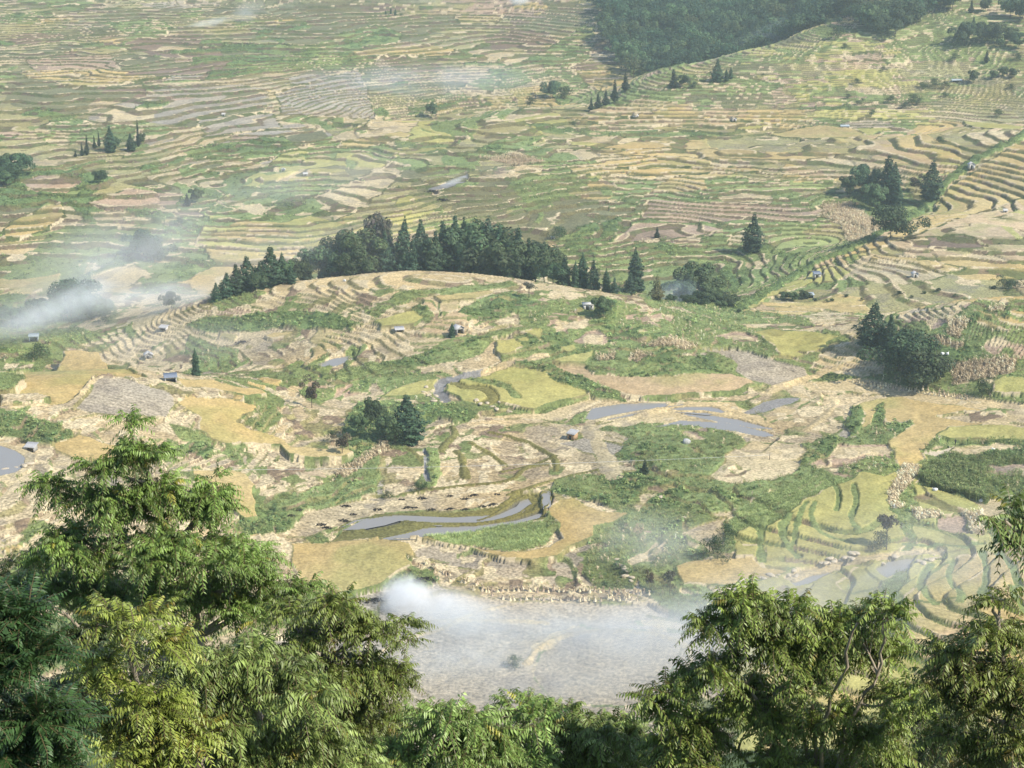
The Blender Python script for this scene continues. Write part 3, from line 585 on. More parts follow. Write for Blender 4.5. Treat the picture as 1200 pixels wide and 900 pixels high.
for i in range(3): tree_kind('wood%d' % i, 'blob', ((.066, .125, .06), (.10, .16, .07), (.048, .095, .05))[i], 2000, 50 + i, .38, .25)
tree_kind('woodpale', 'blob', (.085, .11, .05), 900, 54, .42, .25)

def place_tree(name, key, x, y, h, label, cat, group=None, sx=1.0, sink=.2):
    z = ground(x, y) - sink
    e = link(bpy.data.objects.new(name, None)); e.location = (x, y, z); e.rotation_euler = (random.gauss(0, .025), random.gauss(0, .025), random.random() * 6.28); s = h; e.scale = (s * sx, s * sx, s); e.empty_display_size = .2
    tag(e, label, cat, group)
    if key == 'fir0': key = random.choice(('fir0', 'fir3', 'fir4'))
    for part, me in zip(('crown', 'trunk'), TREE_M[key]): link(bpy.data.objects.new(part, me), e)
    return e
def tree_px(name, key, px, ytop, Y, label, cat='tree', group=None, sx=1.0, h=None, ybase=None):
    """A tree whose top shows at (px, ytop); it stands Y metres out, or where the row ybase meets the ground."""
    if ybase is not None: x, Y, z = cast(px, ybase, HT)
    x = tlat(px, ytop) * Y; top = slope(ytop) * Y; g = ground(x, Y); h = max(1.2, top - g + .2)
    return place_tree(name, key, x, Y, h, label, cat, group, sx)

# --- ground plants: many small ones, each kind one object
def scatter(name, mask_w, n, tmpl, smin, smax, mat, basecol, label=None, cat=None, var=.22, ypow=-.6, sink=.05, tintn=True):
    """tmpl: list of (V, F, tint per vertex). mask_w: sowing weight per ground square."""
    w = (mask_w * ~nocov * (np.maximum(YW, 1) ** ypow)).ravel().astype(np.float64); w[(np.abs(XW / np.maximum(YW, 1)) > .36).ravel()] *= .15; w /= w.sum()
    idx = rng.choice(len(w), n, p=w); x = XW.ravel()[idx] + rng.normal(0, .3, n); y = YW.ravel()[idx] + rng.normal(0, .25, n); z = HT.ravel()[idx] - sink
    s = rng.uniform(smin, smax, n) ** 1.0; a = rng.random(n) * 6.283; ti = rng.integers(0, len(tmpl), n); cn = fbm(x, y, 22, 131, 2); VV, FF, CC = [], [], []; o = 0
    bc = np.array(basecol)[rng.integers(0, len(basecol), n)] * (1 + rng.normal(0, var, (n, 1))) * (.45 + 1.1 * cn)[:, None]
    for k, (tv, tf, tt) in enumerate(tmpl):
        m = np.nonzero(ti == k)[0]; c, s_ = np.cos(a[m]), np.sin(a[m]); v = np.empty((len(m), len(tv), 3), np.float32)
        v[..., 0] = (tv[:, 0] * c[:, None] - tv[:, 1] * s_[:, None]) * s[m][:, None] + x[m][:, None]; v[..., 1] = (tv[:, 0] * s_[:, None] + tv[:, 1] * c[:, None]) * s[m][:, None] + y[m][:, None]; v[..., 2] = tv[:, 2] * s[m][:, None] + z[m][:, None]
        f_ = tf[None] + (np.arange(len(m)) * len(tv))[:, None, None] + o; o += v.shape[0] * v.shape[1]
        cc = np.ones((len(m), len(tv), 4), np.float32); cc[..., :3] = bc[m][:, None] * tt[None]
        VV.append(v.reshape(-1, 3)); FF.append(f_.reshape(-1, 4)); CC.append(np.clip(cc, .004, .7).reshape(-1, 4))
    ob = link(bpy.data.objects.new(name, raw_mesh(name, np.concatenate(VV), np.concatenate(FF), mat, np.concatenate(CC)))); return tag(ob, label, cat, kind='stuff')
def t_shrub(n, seed):
    r = np.random.default_rng(seed); d = unit(r.normal(size=(n, 3))); d[:, 2] = np.abs(d[:, 2]); cen = d * (.55 + .35 * r.random((n, 1))) * np.array([.62, .62, .75]); cen[:, 2] += .08
    v, q = cards(cen, d * .6 + [0, 0, .8] + r.normal(0, .4, (n, 3)), r.uniform(.10, .2, n), .7, r); t = np.repeat(r.uniform(.7, 1.3, (n, 1)), 4, 0); return v, q, np.repeat(t, 3, 1)
def t_tuft(n, seed, h=1.0, lean=.5, wdt=.05):
    r = np.random.default_rng(seed); V = []; 
    for i in range(n):
        a = r.random() * 6.28; b = r.normal(0, .22, 2); l = r.uniform(.3, 1) * lean; hh = h * r.uniform(.6, 1); p = np.array([math.cos(a), math.sin(a), 0]); sd = np.array([-p[1], p[0], 0]) * wdt * r.uniform(.8, 1.6); bs = np.array([b[0], b[1], 0])
        V += [bs - sd, bs + sd, bs + p * l + [0, 0, hh] + sd * .3, bs + p * l + [0, 0, hh] - sd * .3]
    V = np.array(V); t = np.repeat(r.uniform(.8, 1.25, (n, 1)), 4, 0); return V, np.arange(4 * n).reshape(n, 4), np.repeat(t, 3, 1)
def t_stalk(seed, dry=True):
    r = np.random.default_rng(seed); v1, q1, c1 = t_tuft(3, seed, 1.0, .12, .035); k = 6; V = []
    for i in range(k):
        a = r.random() * 6.28; z = r.uniform(.3, .85); p = np.array([math.cos(a), math.sin(a), 0]); sd = np.array([-p[1], p[0], .15]) * .045; b0 = np.array([0, 0, z]); b1 = p * .28 + [0, 0, z + (-.16 if dry else .1)]
        V += [b0 - sd, b0 + sd, b1 + sd * .5, b1 - sd * .5]
    v = np.concatenate([v1 * [.5, .5, 1], np.array(V)]); q = np.concatenate([q1, np.arange(4 * k).reshape(k, 4) + len(v1)]); t = np.repeat(r.uniform(.75, 1.2, (len(q), 1)), 4, 0); return v, q, np.repeat(t, 3, 1)
shr = [t_shrub(26, s) for s in (1, 2, 3, 4)]; shr2 = [t_shrub(12, s) for s in (5, 6, 7)]; tuf = [t_tuft(9, s, .8, .9) for s in (8, 9, 10, 11)]; stk = [t_stalk(s) for s in range(12, 18)]; crn = [t_stalk(s, False) for s in range(18, 23)]
for px_, py_, r_ in [(1119, 524.5, 3.2), (1119, 530, 3.0), (1105, 530, 3), (671, 515, 3), (537, 391, 3.5), (689, 362, 3.5), (200, 447, 3), (37, 529, 3), (40, 399, 3.5), (174, 420, 3), (192, 387, 3), (1107, 417, 2.5), (804, 521, 2), (468, 389, 3)]:
    x_, y_, _ = cast(px_, py_, HT); nocov |= (XW - x_) ** 2 + (YW - y_ + r_ * .5) ** 2 < r_ * r_ * 1.3
isc = lambda *a: np.isin(cls, [CLS[q] for q in a]).astype(np.float32)
nearm = (YW < 520).astype(np.float32) * (YW > 255); farm = (YW >= 500).astype(np.float32) * (YW < 1150)
risg = (riser & stripmask & ~linemask & (nz > .47)).astype(np.float32) * (YW > 255)
GR = [(.30, .345, .14), (.335, .36, .145), (.25, .305, .135), (.37, .34, .17)]; DG = [(.20, .27, .10), (.24, .30, .11), (.165, .23, .10)]
def build_cover():
    scatter('shrub_cover', isc('dgreen') * nearm * 1.3 + isc('green') * nearm * .12 + isc('weed') * nearm * .15 + risg * nearm * .03, 4200, shr, .4, 1.2, M_GRASS, DG + GR[:2])
    scatter('grass_cover', isc('green') * nearm + isc('weed') * nearm * .8 + isc('dgreen') * nearm * .5 + risg * nearm * .3, 26000, tuf, .3, .9, M_GRASS, GR)
    scatter('hillside_scrub', isc('dgreen') * farm * 2 + isc('green') * farm * .6 + isc('weed') * farm * .6 + risg * farm * .25, 15000, shr2, .5, 1.6, M_GRASS, DG + DG + GR[:1], ypow=-.2)
    scatter('dry_maize', isc('maize') * 4 * (YW > 255) + isc('weed') * .07 * nearm + isc('pink') * farm * .05, 6000, stk, 1.1, 1.9, M_DRY, [(.52, .39, .27), (.58, .45, .31), (.47, .35, .24)], ypow=-.3)
    scatter('green_maize', isc('corn') + isc('weed') * .15 * ((XW > 88) & (XW < 150) & (YW > 345) & (YW < 385)), 3200, crn, 1.5, 2.3, M_GRASS, [(.20, .27, .10), (.26, .29, .12)])
    scatter('lime_grass', isc('lime') * nearm, 9000, tuf, .35, .8, M_GRASS, [(.36, .40, .17), (.32, .37, .16)])
build_cover()
# ------------------------------------------------------------------ the feathery trees just below the viewpoint
M_FROND = mat_leaf('frond', .40, .32, .2)
def frond_cloud(tips, axes, nf, length, pairs, base, r, leaf=(.092, .029), droop=1.0, yellow=.06, tintv=.2):
    """Rosettes of pinnate leaves at the twig ends: tips (n,3), axes (n,3) twig directions."""
    n = len(tips); N_ = n * nf; tip = np.repeat(tips, nf, 0); ax = np.repeat(unit(axes), nf, 0)
    d = unit(r.normal(size=(N_, 3)) * [1, 1, .55] + ax * .75 + [0, 0, .25]); L = length * r.uniform(.65, 1.15, N_)
    # the rachis leaves along d and bends down
    ts = (np.arange(pairs) + 1.2) / (pairs + .4); g = np.array([0, 0, -1.0])
    bend = (r.uniform(.3, .75, N_) * droop)[:, None, None]
    pos = tip[:, None] + d[:, None] * (L[:, None] * ts)[..., None] + g * bend * (L[:, None] * ts ** 2)[..., None]
    tan = unit(d[:, None] + 2 * g * bend * ts[None, :, None]); side = unit(np.cross(tan, g + 1e-3)); up = np.cross(side, tan)
    ct = np.array(base)[None] * (1 + r.normal(0, tintv, (n, 1))); ct = np.repeat(ct, nf, 0) * (1 + r.normal(0, .14, (N_, 1))); yl = r.random(N_) < yellow; ct[yl] = np.array((.30, .27, .05)) * r.uniform(.6, 1.1, (yl.sum(), 1))
    V, Cc = [], []
    lw = leaf[1] * (L / length)[:, None] * (1 - .45 * np.abs(ts * 2 - 1.0) ** 2)[None]; ll = leaf[0] * (L / length)[:, None] * (1 - .5 * np.clip(ts * 2 - 1.2, 0, 1))[None]
    for sg in (-1, 1):
        dl = unit(side * sg * r.uniform(.55, .95, side.shape[:2])[..., None] + tan * .42 + g * (r.uniform(.2, .95, side.shape[:2]) * droop)[..., None] + r.normal(0, .12, side.shape))
        nl = unit(np.cross(dl, tan) * sg + up * .4 + r.normal(0, .22, side.shape)); wl = unit(np.cross(dl, nl)); l3 = ll[..., None]; w3 = lw[..., None]
        mid = pos + dl * l3 * .45 + nl * l3 * .04; tp = pos + dl * l3 + g * l3 * .16
        a = mid + wl * w3 * .5 - nl * w3 * .12; b = mid - wl * w3 * .5 - nl * w3 * .12
        V.append(np.stack([pos, a, tp, mid, b], 2).reshape(-1, 5, 3)); Cc.append(np.repeat((ct[:, None] * (1 + r.normal(0, .1, (N_, pairs, 1)))).reshape(-1, 1, 3), 5, 1))
    V = np.concatenate(V); m = len(V); i = np.arange(m)[:, None] * 5; Fq = np.concatenate([i + [0, 3, 2, 1], i + [0, 4, 2, 3]])
    cc = np.clip(np.concatenate(Cc).reshape(-1, 3), .01, .5)
    # the rachis itself, a thin two-sided strip
    p0 = tip; p1 = tip + d * (L * .5)[:, None] + g * bend[:, 0] * (L * .25)[:, None]; p2 = tip + d * L[:, None] + g * bend[:, 0] * L[:, None]; s3 = side[:, 0] * .005
    rv = np.stack([p0 - s3, p0 + s3, p1 + s3, p1 - s3, p2 + s3 * .5, p2 - s3 * .5], 1).reshape(-1, 3); j = np.arange(N_)[:, None] * 6; rf = np.concatenate([j + [0, 1, 2, 3], j + [3, 2, 4, 5]])
    Vv = np.concatenate([V.reshape(-1, 3), rv]); Fq = np.concatenate([Fq, rf + 5 * m]); cc = np.concatenate([cc, np.full((len(rv), 3), .16) * [1, .8, .4]])
    return Vv, Fq, np.c_[cc, np.ones(len(cc))]
def fore_tree(label, Y, foot_px, blobs, base, seed, nf=9, length=.42, pairs=9, dens=1.0, leaf=(.092, .029), droop=1.0, yellow=.02, spine=None, forks=1, trunk_r=.10, depth=1.0, thick=1.0, stems=None):
    """blobs: (px, py, radius px, radius py) lobes of the crown; each becomes a lobe in space around distance Y."""
    r = np.random.default_rng(seed); ppm = F / Y; fx, fy, _ = at(foot_px, 900, Y); gz = ground(fx, Y); root = np.array([fx, Y, gz - .3])
    e = link(bpy.data.objects.new('pinnate_tree', None)); e.location = (fx, Y, gz); e.empty_display_size = .3; tag(e, label, 'tree')
    tips, axes = [], []; wood = []; hub = np.array(at(*(spine or (foot_px, 860)), Y))
    def bez(a, b, c, n=6):
        t = np.linspace(0, 1, n)[:, None]; return (1 - t) ** 2 * a + 2 * t * (1 - t) * b + t * t * c
    limbs = []; topb = min(blobs, key=lambda q: q[1]); stems = stems or [[(foot_px, 980), (spine or (foot_px, 860)), ((spine or (foot_px, 860))[0] * .4 + topb[0] * .6, (spine or (foot_px, 860))[1] * .35 + topb[1] * .65), (topb[0], topb[1] + topb[3] * .3)]]
    SP_ = []
    for st_ in stems:
        cz = r.normal(0, .25) * (len(stems) > 1); pp = np.array([at(px, py, Y + cz * i) for i, (px, py) in enumerate(st_)]); t = np.linspace(0, len(pp) - 1, 16); q = np.stack([np.interp(t, np.arange(len(pp)), pp[:, c]) for c in range(3)], 1)
        for _ in range(3): q[1:-1] = (q[:-2] + 2 * q[1:-1] + q[2:]) / 4
        q[1:-1] += r.normal(0, .025, (14, 3)); SP_.append((q, np.linspace(trunk_r, .016, 16)))
    for bi, (px, py, rx, ry) in enumerate(blobs):
        cz = r.normal(0, .35) * depth * (rx + ry) / 2 / ppm; cc = np.array(at(px, py, Y + cz)); a_, b_ = rx / ppm, ry / ppm; dp = (a_ + b_) / 2 * depth
        vol = a_ * b_ * 4; n = max(3, int(vol * 32 * dens)); u = unit(r.normal(size=(n, 3))); u[:, 2] = u[:, 2] * .55 + .2; npad = max(2, int(vol * 4.2)); pc = unit(r.normal(size=(npad, 3))) * (r.random((npad, 1)) ** .4) * .8; pk = r.integers(0, npad, n)
        P3 = cc + pc[pk] * [a_, dp, b_] + u * (r.random((n, 1)) ** .5) * np.array([.42, .42, .15]) * max(.35, min(a_, .75)) * 1.25
        tips.append(P3); axes.append(u * [1, .8, .7] + [0, 0, .35])
        best_ = None
        for q, rd in SP_:
            dd = np.linalg.norm(q - (cc + [0, 0, -.45 * np.linalg.norm(q - cc, axis=1).min() - .15]), axis=1); k = int(dd.argmin())
            if best_ is None or dd[k] < best_[0]: best_ = (dd[k], q[k], rd[k])
        st = best_[1]; md = (st + cc) / 2 + r.normal(0, .10, 3) + [0, 0, -.04 * np.linalg.norm(cc - st)]
        limb = bez(st, md, cc, 7); limbs.append((limb, np.linspace(best_[2] * .7 + .004, .009, 7)))
        for k in range(0, n, 2):
            s = limb[r.integers(3, 7)]; m_ = (s + P3[k]) / 2 + [0, 0, -.04]; wood.append(tube(bez(s, m_, P3[k], 4), [.009, .007, .005, .004], 4))
    tips = np.concatenate(tips); axes = np.concatenate(axes)
    v, q, c = frond_cloud(tips, axes, nf, length, pairs, base, r, leaf, droop, yellow); v = v - np.array(e.location)
    link(bpy.data.objects.new('crown', raw_mesh('crown', v, q, M_FROND, c)), e)
    for q, rd in SP_:
        if len(SP_) == 1: q = np.concatenate([bez(root, (root + q[0]) / 2 + [.1, 0, 0], q[0], 4)[:-1], q]); rd = np.concatenate([np.linspace(trunk_r * 1.3, trunk_r, 4)[:-1], rd])
        else: q = np.concatenate([root[None], q]); rd = np.r_[trunk_r * 1.4, rd]
        tv, tq = tube(q, rd, 8); link(bpy.data.objects.new('trunk', raw_mesh('trunk', tv - np.array(e.location), tq, M_BARK, smooth=True)), e)
    for l, rd in limbs:
        lv, lq = tube(l, rd * thick, 6); link(bpy.data.objects.new('limb', raw_mesh('limb', lv - np.array(e.location), lq, M_BARK, smooth=True)), e)
    wv, wq = join(wood); link(bpy.data.objects.new('twig', raw_mesh('twig', wv - np.array(e.location), wq, M_BARK)), e)['kind'] = 'stuff'
    return e
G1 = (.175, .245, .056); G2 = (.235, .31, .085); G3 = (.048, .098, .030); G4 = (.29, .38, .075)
def build_foretrees():
    fore_tree('tall feathery green tree with a pointed leader, highest of the near trees', 23.5, 235,
      [(149,493,9,20),(158,530,42,30),(120,545,26,16),(185,560,34,18),(100,575,40,20),(60,575,32,16),(165,600,80,30),(235,600,40,28),(250,580,34,18),(120,640,70,30),(190,650,80,34),(60,650,40,22),(260,655,60,28),
       (310,660,45,25),(130,690,80,34),(210,700,80,36),(290,700,60,34),(330,690,40,26),(50,690,40,30)], G1, 301, dens=.95, spine=(235,735), trunk_r=.10)
    fore_tree('feathery green tree with long side sprays beside the white smoke', 21.5, 370,
      [(385,705,40,26),(430,725,45,24),(465,742,28,14),(350,740,50,32),(400,770,60,34),(330,780,50,34),(440,800,50,36),(385,830,70,40),(440,860,60,44),(360,880,70,40)], (.185,.265,.06), 302, spine=(372,800), trunk_r=.08)
    fore_tree('yellowish drooping tree with pale bark in front of the tall tree', 18.5, 300,
      [(240,775,60,28),(310,765,55,30),(355,800,60,32),(270,820,70,34),(330,850,80,36),(240,870,60,40),(390,870,60,40),(310,900,100,36),(420,910,60,36)], G2, 303, dens=1.05, droop=1.15, spine=(300,830), trunk_r=.09, leaf=(.115,.027), yellow=.015)
    fore_tree('lime green young tree between the dark tree and the yellowish one', 17.5, 170,
      [(150,735,50,26),(195,755,40,22),(130,790,50,34),(180,810,50,34),(200,860,60,40),(140,870,60,46),(175,910,80,36)], G4, 304, dens=1.0, droop=.8, spine=(165,850), trunk_r=.06, yellow=.05)
    fore_tree('bluish feathery tree at the lower left corner, its shade put into darkened leaves', 14.5, 20,
      [(0,722,46,34),(35,762,46,38),(-20,790,70,50),(45,830,56,46),(0,870,70,50),(65,892,50,38),(-60,750,60,60),(-50,880,70,60)], G3, 305, nf=9, length=.42, pairs=12, dens=1.9, leaf=(.085,.026), droop=.5, yellow=.0, spine=(20,900), trunk_r=.07)  # leaf colour darkened to carry the shade this tree stands in
    fore_tree('added filler tree under the tall pointed one, shade of the gaps put into its dark leaves', 27.0, 200,
      [(40,680,60,40),(110,740,70,40),(200,770,80,40),(300,790,80,44),(90,820,90,44),(200,850,100,44),(330,860,90,44),(420,880,70,40),(60,900,90,40),(250,920,120,40)], (.08,.125,.04), 312, spine=(200,860), trunk_r=.09, dens=.8)  # added filler; its dark leaf colour stands in for shaded gaps
    fore_tree('low spreading green treetop under the smoke, left of the middle', 20.5, 540,
      [(500,850,50,34),(545,830,40,26),(590,840,50,30),(540,880,70,36),(600,890,70,34),(480,900,60,40),(620,845,26,18)], (.20,.265,.068), 306, spine=(545,900), trunk_r=.08)
    fore_tree('low rounded green treetop beneath the grey field', 22.0, 680,
      [(650,840,36,20),(690,850,50,26),(640,875,60,34),(720,880,50,34),(680,905,80,30),(740,905,40,28)], (.18,.24,.062), 307, spine=(680,910), trunk_r=.08)
    fore_tree('many-stemmed feathery tree with open crown right of the smoke', 20.0, 950,
      [(880,700,50,24),(920,715,30,22),(855,740,34,24),(890,760,56,34),(845,790,36,18),(950,745,50,28),(1000,735,50,28),(1040,715,26,18),(960,790,60,34),(1030,770,44,40),(1045,820,34,36),(900,820,50,26),(800,805,48,24),(770,830,30,18),(830,850,60,30),(990,840,34,20),(800,890,80,36),(1050,860,30,20),(890,890,50,26),(935,855,44,22),(1005,870,40,24),(950,905,60,26),(1030,905,50,26),(880,850,40,22)],
      (.22,.295,.064), 308, dens=1.2, stems=[[(955,985),(945,860),(905,790),(890,715)],[(960,985),(965,860),(985,790),(1005,730)],[(965,985),(990,850),(1030,790),(1040,725)],[(950,985),(930,880),(870,800),(850,745)],[(945,985),(890,905),(830,850),(790,815)],[(957,985),(957,850),(945,790),(955,740)]], trunk_r=.032)
    fore_tree('upright feathery tree at the right edge with a leafy leader', 18.5, 1185,
      [(1165,705,24,12),(1150,735,30,16),(1185,740,40,22),(1130,765,36,20),(1175,790,60,32),(1110,800,30,18),(1210,800,50,50),(1140,830,50,24),(1190,850,60,40),(1130,870,40,22),(1200,900,70,36)], (.21,.285,.066), 309, spine=(1180,840), trunk_r=.07)
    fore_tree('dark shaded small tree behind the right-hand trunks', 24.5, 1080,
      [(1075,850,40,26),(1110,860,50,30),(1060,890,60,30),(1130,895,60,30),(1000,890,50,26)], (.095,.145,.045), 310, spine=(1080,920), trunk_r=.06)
    fore_tree('tree beyond the right edge reaching one drooping branch into the scene', 16.0, 1330,
      [(1178,607,24,13),(1205,622,30,16),(1240,625,40,24),(1208,640,16,14),(1300,640,60,50),(1330,720,70,70),(1290,800,60,60),(1360,840,70,60)], (.19,.245,.068), 311, spine=(1330,800), trunk_r=.09)
build_foretrees()
# ------------------------------------------------------------------ single trees and groves
def grove(items, group, name, label, cat='tree'):
    for it in items:
        key, px, yt, Y = it[:4]; sx = it[4] if len(it) > 4 else 1.0
        tree_px(name, key, px, yt, Y, label, cat, group, sx)
def lone(key, px, yt, yb, label, name='round_tree', sx=1.0, cat='tree'):
    tree_px(name, key, px, yt, None, label, cat, None, sx, ybase=yb)
def build_trees():
    g = 'trees of the grove behind the hilltop'
    grove([('oak3',300,318,508,.9),('oak1',330,305,514,.8),('oak3',352,303,522),('oak1',372,288,530),('oak0',388,292,524,.9),('oak2',402,276,532,.6),('oak1',424,268,528),('oak3',415,290,520),
      ('oak0',532,268,526,.9),('oak1',562,262,528,.9),('oak3',578,270,524),('oak1',590,278,520),('oak0',628,285,518,.9),('oak1',638,294,514),('oak3',600,300,516,.8),('oak0',648,306,512,1.1)], g, 'broadleaf_tree', 'dark leafy tree in the broad grove behind the straw covered hilltop')
    grove([('bare',440,246,535,.7),('bare',449,252,530,.6)], g, 'bare_stemmed_tree', 'tall thin tree with bare lower stem rising above the left part of the grove')
    grove([('fir2',252,330,503,1.1),('fir2',264,318,505,1.3),('fir2',276,308,507,1.2),('fir2',288,298,511,1.4),('fir2',302,306,509,1.2),('fir2',316,287,513,1.5),('fir0',329,296,513,1.4),('fir2',340,310,512,1.2),('fir2',358,296,522,1.1),('fir0',384,286,530,1.0),('fir0',400,282,532,.9),('fir1',412,268,534,1.2),('fir2',424,272,530,.9),('fir0',436,262,532,1.0),('fir2',450,268,526,.8),('fir2',520,256,530,.9),('fir0',534,250,533,1.0),('fir1',546,254,530,1.3),('fir2',556,252,531,.9),('fir0',570,252,528,1.0),('fir1',584,262,524,1.3),('fir2',618,276,518,.9),('fir2',503,282,521,.9),('fir1',540,288,520,1.2),('fir2',575,292,518,.9),('fir0',457,262,530,.9),('fir1',470,253,527,1.0),('fir0',493,254,528,1.0),('fir2',511,268,524,.8),('fir0',482,276,520,.9),('fir0',607,264,520,.9),('fir1',595,280,516),('fir0',662,297,508),('fir1',683,296,508,1.2),('fir0',697,303,505),('fir1',674,305,506),('fir1',712,314,502,1.2),('fir0',720,324,500)], g, 'conifer', 'pointed conifer standing in the grove behind the hilltop')
    lone('fir1',745,290,342,'tall slim conifer at the right end of the grove','conifer',1.3); lone('fir0',739,318,345,'short conifer leaning against the tall slim one','conifer',1.3)
    lone('yellow',771,320,352,'yellowish conical tree between the grove and the bluish trees','conifer',1.0)
    grove([('oak1',812,308,562,1.0),('oak0',797,330,548,1.3),('oak2',806,346,524,1.0),('oak0',822,342,528,1.3),('oak1',838,340,532,1.3),('oak3',853,344,530,1.3),('oak1',828,322,556,1.2),('oak0',785,345,518,1.1),('oak1',845,352,520,1.4),('oak2',866,362,510,.7)], 'bluish trees in the gully mouth', 'broadleaf_tree', 'bluish leafy tree in the hazy gully below the yellow terraces')
    lone('fir2',885,248,295,'single thick dark tree on the green slope left of the conifer clump','broadleaf_tree',1.15)
    lone('bush',655,265,280,'small dark bush beside a white speck on the terraces','bush'); lone('pillar',770,265,279,'tiny upright dark tree alone among the terraces','small_tree',2.)
    lone('oak1',994,206,229,'small round tree at the left end of the conifer clump','round_tree',.85)
    grove([('oak0',1012,193,712,.8),('fir2',1023,196,708),('fir0',1043,180,704,1.2),('fir1',1049,190,700,1.5),('fir2',1054,212,696),('oak1',1027,215,694,.9)], 'conifer clump above the maize patch', 'conifer', 'dark conifer in the clump of tall trees above the dry maize patch')
    lone('fir2',1094,186,232,'thick dark conifer right of the clump beside the gully','conifer',1.2); lone('brown',1075,203,226,'thin brownish tree touching the thick conifer','broadleaf_tree',1.0)
    lone('oak2',1046,242,279,'round dark tree on the grassy gully edge below the conifers','round_tree',.85)
    lone('oak1',505,120,138,'single small dark tree on the ridge line','round_tree',.75); lone('bush',621,113,126,'round bush on the ridge line','bush',.8); lone('oak0',648,95,116,'dark bush tree just behind the ridge','broadleaf_tree',.9); lone('bush',662,101,115,'low bush beside the tree behind the ridge','bush')
    grove([('pillar',693,113,862,1.6),('pillar',701,107,866,1.7),('pillar',710,104,870,1.8),('pillar',721,92,876,1.5),('pillar',733,84,895,1.8)], 'row of slim trees climbing the slope below the forest', 'slim_tree', 'slim upright tree in the short row below the dark forest')
    lone('fir2',841,68,96,'broad dark conifer on the slope below the ridge','conifer',1.1); lone('fir1',852,80,95,'small conifer touching the broad dark one','conifer',1.2); lone('fir0',857,78,93,'small pointed tree right of the broad conifer','conifer',1.1); lone('oak0',800,88,103,'low dark tree left of the broad conifer','broadleaf_tree'); lone('pillar',790,80,104,'narrow tree at the left of the low dark trees','slim_tree',2.); lone('bush',815,96,104,'bush between the narrow tree and the broad conifer','bush')
    lone('fir1',228,408,440,'lone thin ragged tree in front of the stream bend','conifer',1.0)
    lone('brown',364,440,478,'brown half bare tree on the green bank','broadleaf_tree',.7); lone('brown',400,503,531,'brown bushy tree at the foot of the stripes of straw','broadleaf_tree',.9)
    lone('fir2',475,460,518,'dense dark green conifer above the fan of cut terraces','conifer',1.5); lone('oak1',452,485,520,'leafy tree at the left foot of the dense conifer','broadleaf_tree',.7); lone('oak3',437,466,500,'olive tree behind the dense conifer','broadleaf_tree',.6); lone('oak1',420,485,512,'grey green tree left of the olive tree','broadleaf_tree',.65); lone('bush',463,500,524,'round shrub under the dense conifer','bush',.8)
    lone('oak1',708,348,371,'round dark tree beside the white hut','round_tree',1.0); lone('bare',620,330,350,'thin pale tree on the straw hilltop','broadleaf_tree',1.4); lone('fir1',529,378,396,'small pointed tree at the left of the grey hut','conifer',1.4)
    lone('fir2',1026,352,402,'big rounded dark conifer at the foot of the green hill','conifer',1.5); lone('fir2',1045,366,410,'darker tree behind the big rounded one','broadleaf_tree',.9); lone('fir0',1036,378,410,'reddish brown tinged tree pressed against the big rounded one','conifer',1.0)
    lone('oak2',1068,392,438,'broad spreading dark tree lower on the green hill edge','broadleaf_tree',.95); lone('oak3',1089,410,452,'lowest tree of the clump beside the dry maize','broadleaf_tree',1.1); lone('oak0',1058,402,430,'tree between the rounded conifer and the spreading tree','broadleaf_tree',.9); lone('bush',1076,425,450,'low shrub under the spreading tree','bush',1.0)
    lone('bush',1152,446,464,'round bush beside the yellow rice at the right','bush',.7)
    grove([('oak0',918,342,548,1.2),('oak1',930,342,546,1.2),('oak3',943,340,548,1.1),('oak0',955,350,540,1.0),('bush',968,354,538),('oak1',975,350,540,1.2),('oak2',992,345,545,.9),('bush',1010,349,540),('oak2',1054,344,545,1.0),('oak1',1083,344,545,1.2),('oak3',1100,340,546,1.2),('bush',1120,348,540),('bush',1068,350,540)], 'dark trees along the field road', 'roadside_tree', 'dark bushy tree in the row below the tan terraces')
    grove([('wide',1183,324,548,1.0),('oak2',1165,335,548),('oak2',1205,330,545,1.0)], 'broad trees at the right edge', 'broadleaf_tree', 'broad bluish tree at the right end of the roadside row')
    grove([('oak2',-6,186,712,1.0),('oak1',6,180,712,1.0),('oak0',20,180,710,1.0),('oak2',12,192,700,1.1),('oak1',2,200,694,1.2)], 'dark trees at the left edge', 'broadleaf_tree', 'dark leafy tree in the clump at the left edge')
    for q in [('pillar',88,176,184,'tiny dark tree at the left end of the hill row','slim_tree',2.0),('pillar',95,166,183,'brownish narrow tree in the hill row','slim_tree',1.2),('pillar',100,157,182,'slim dark cypress in the hill row','slim_tree',1.0),('pillar',110,158,174,'leaning slim tree in the middle of the hill row','slim_tree',1.2),('pillar',115,153,172,'thin cypress in the middle of the hill row','slim_tree',.9),
      ('fir2',128,146,178,'bushy tree with a grey top in the hill row','conifer',1.0),('oak1',133,160,178,'round dark tree beside the grey topped one','round_tree',.9),('fir2',152,155,177,'broad dark fir in the hill row','conifer',1.2),('pillar',160,139,172,'tallest and thinnest cypress of the hill row','slim_tree',.7),('oak1',165,156,170,'small round tree at the right end of the hill row','round_tree',.7)]:
        lone(q[0], q[1], q[2], q[3], q[4], q[5], q[6])
    lone('oak2',117,200,215,'solitary round tree below the hill row','round_tree',.9); lone('oak1',230,221,237,'dark round tree at the path bend','round_tree'); lone('pillar',219,226,242,'narrow dark tree left of the path bend','slim_tree',2.2)
    lone('oak0',166,270,298,'two lobed grey tree in the left gully','broadleaf_tree',1.0); lone('oak2',176,278,306,'greyer tree right of the two lobed one','broadleaf_tree',.8); lone('bush',210,255,264,'grey bush on the gully rim','bush'); 
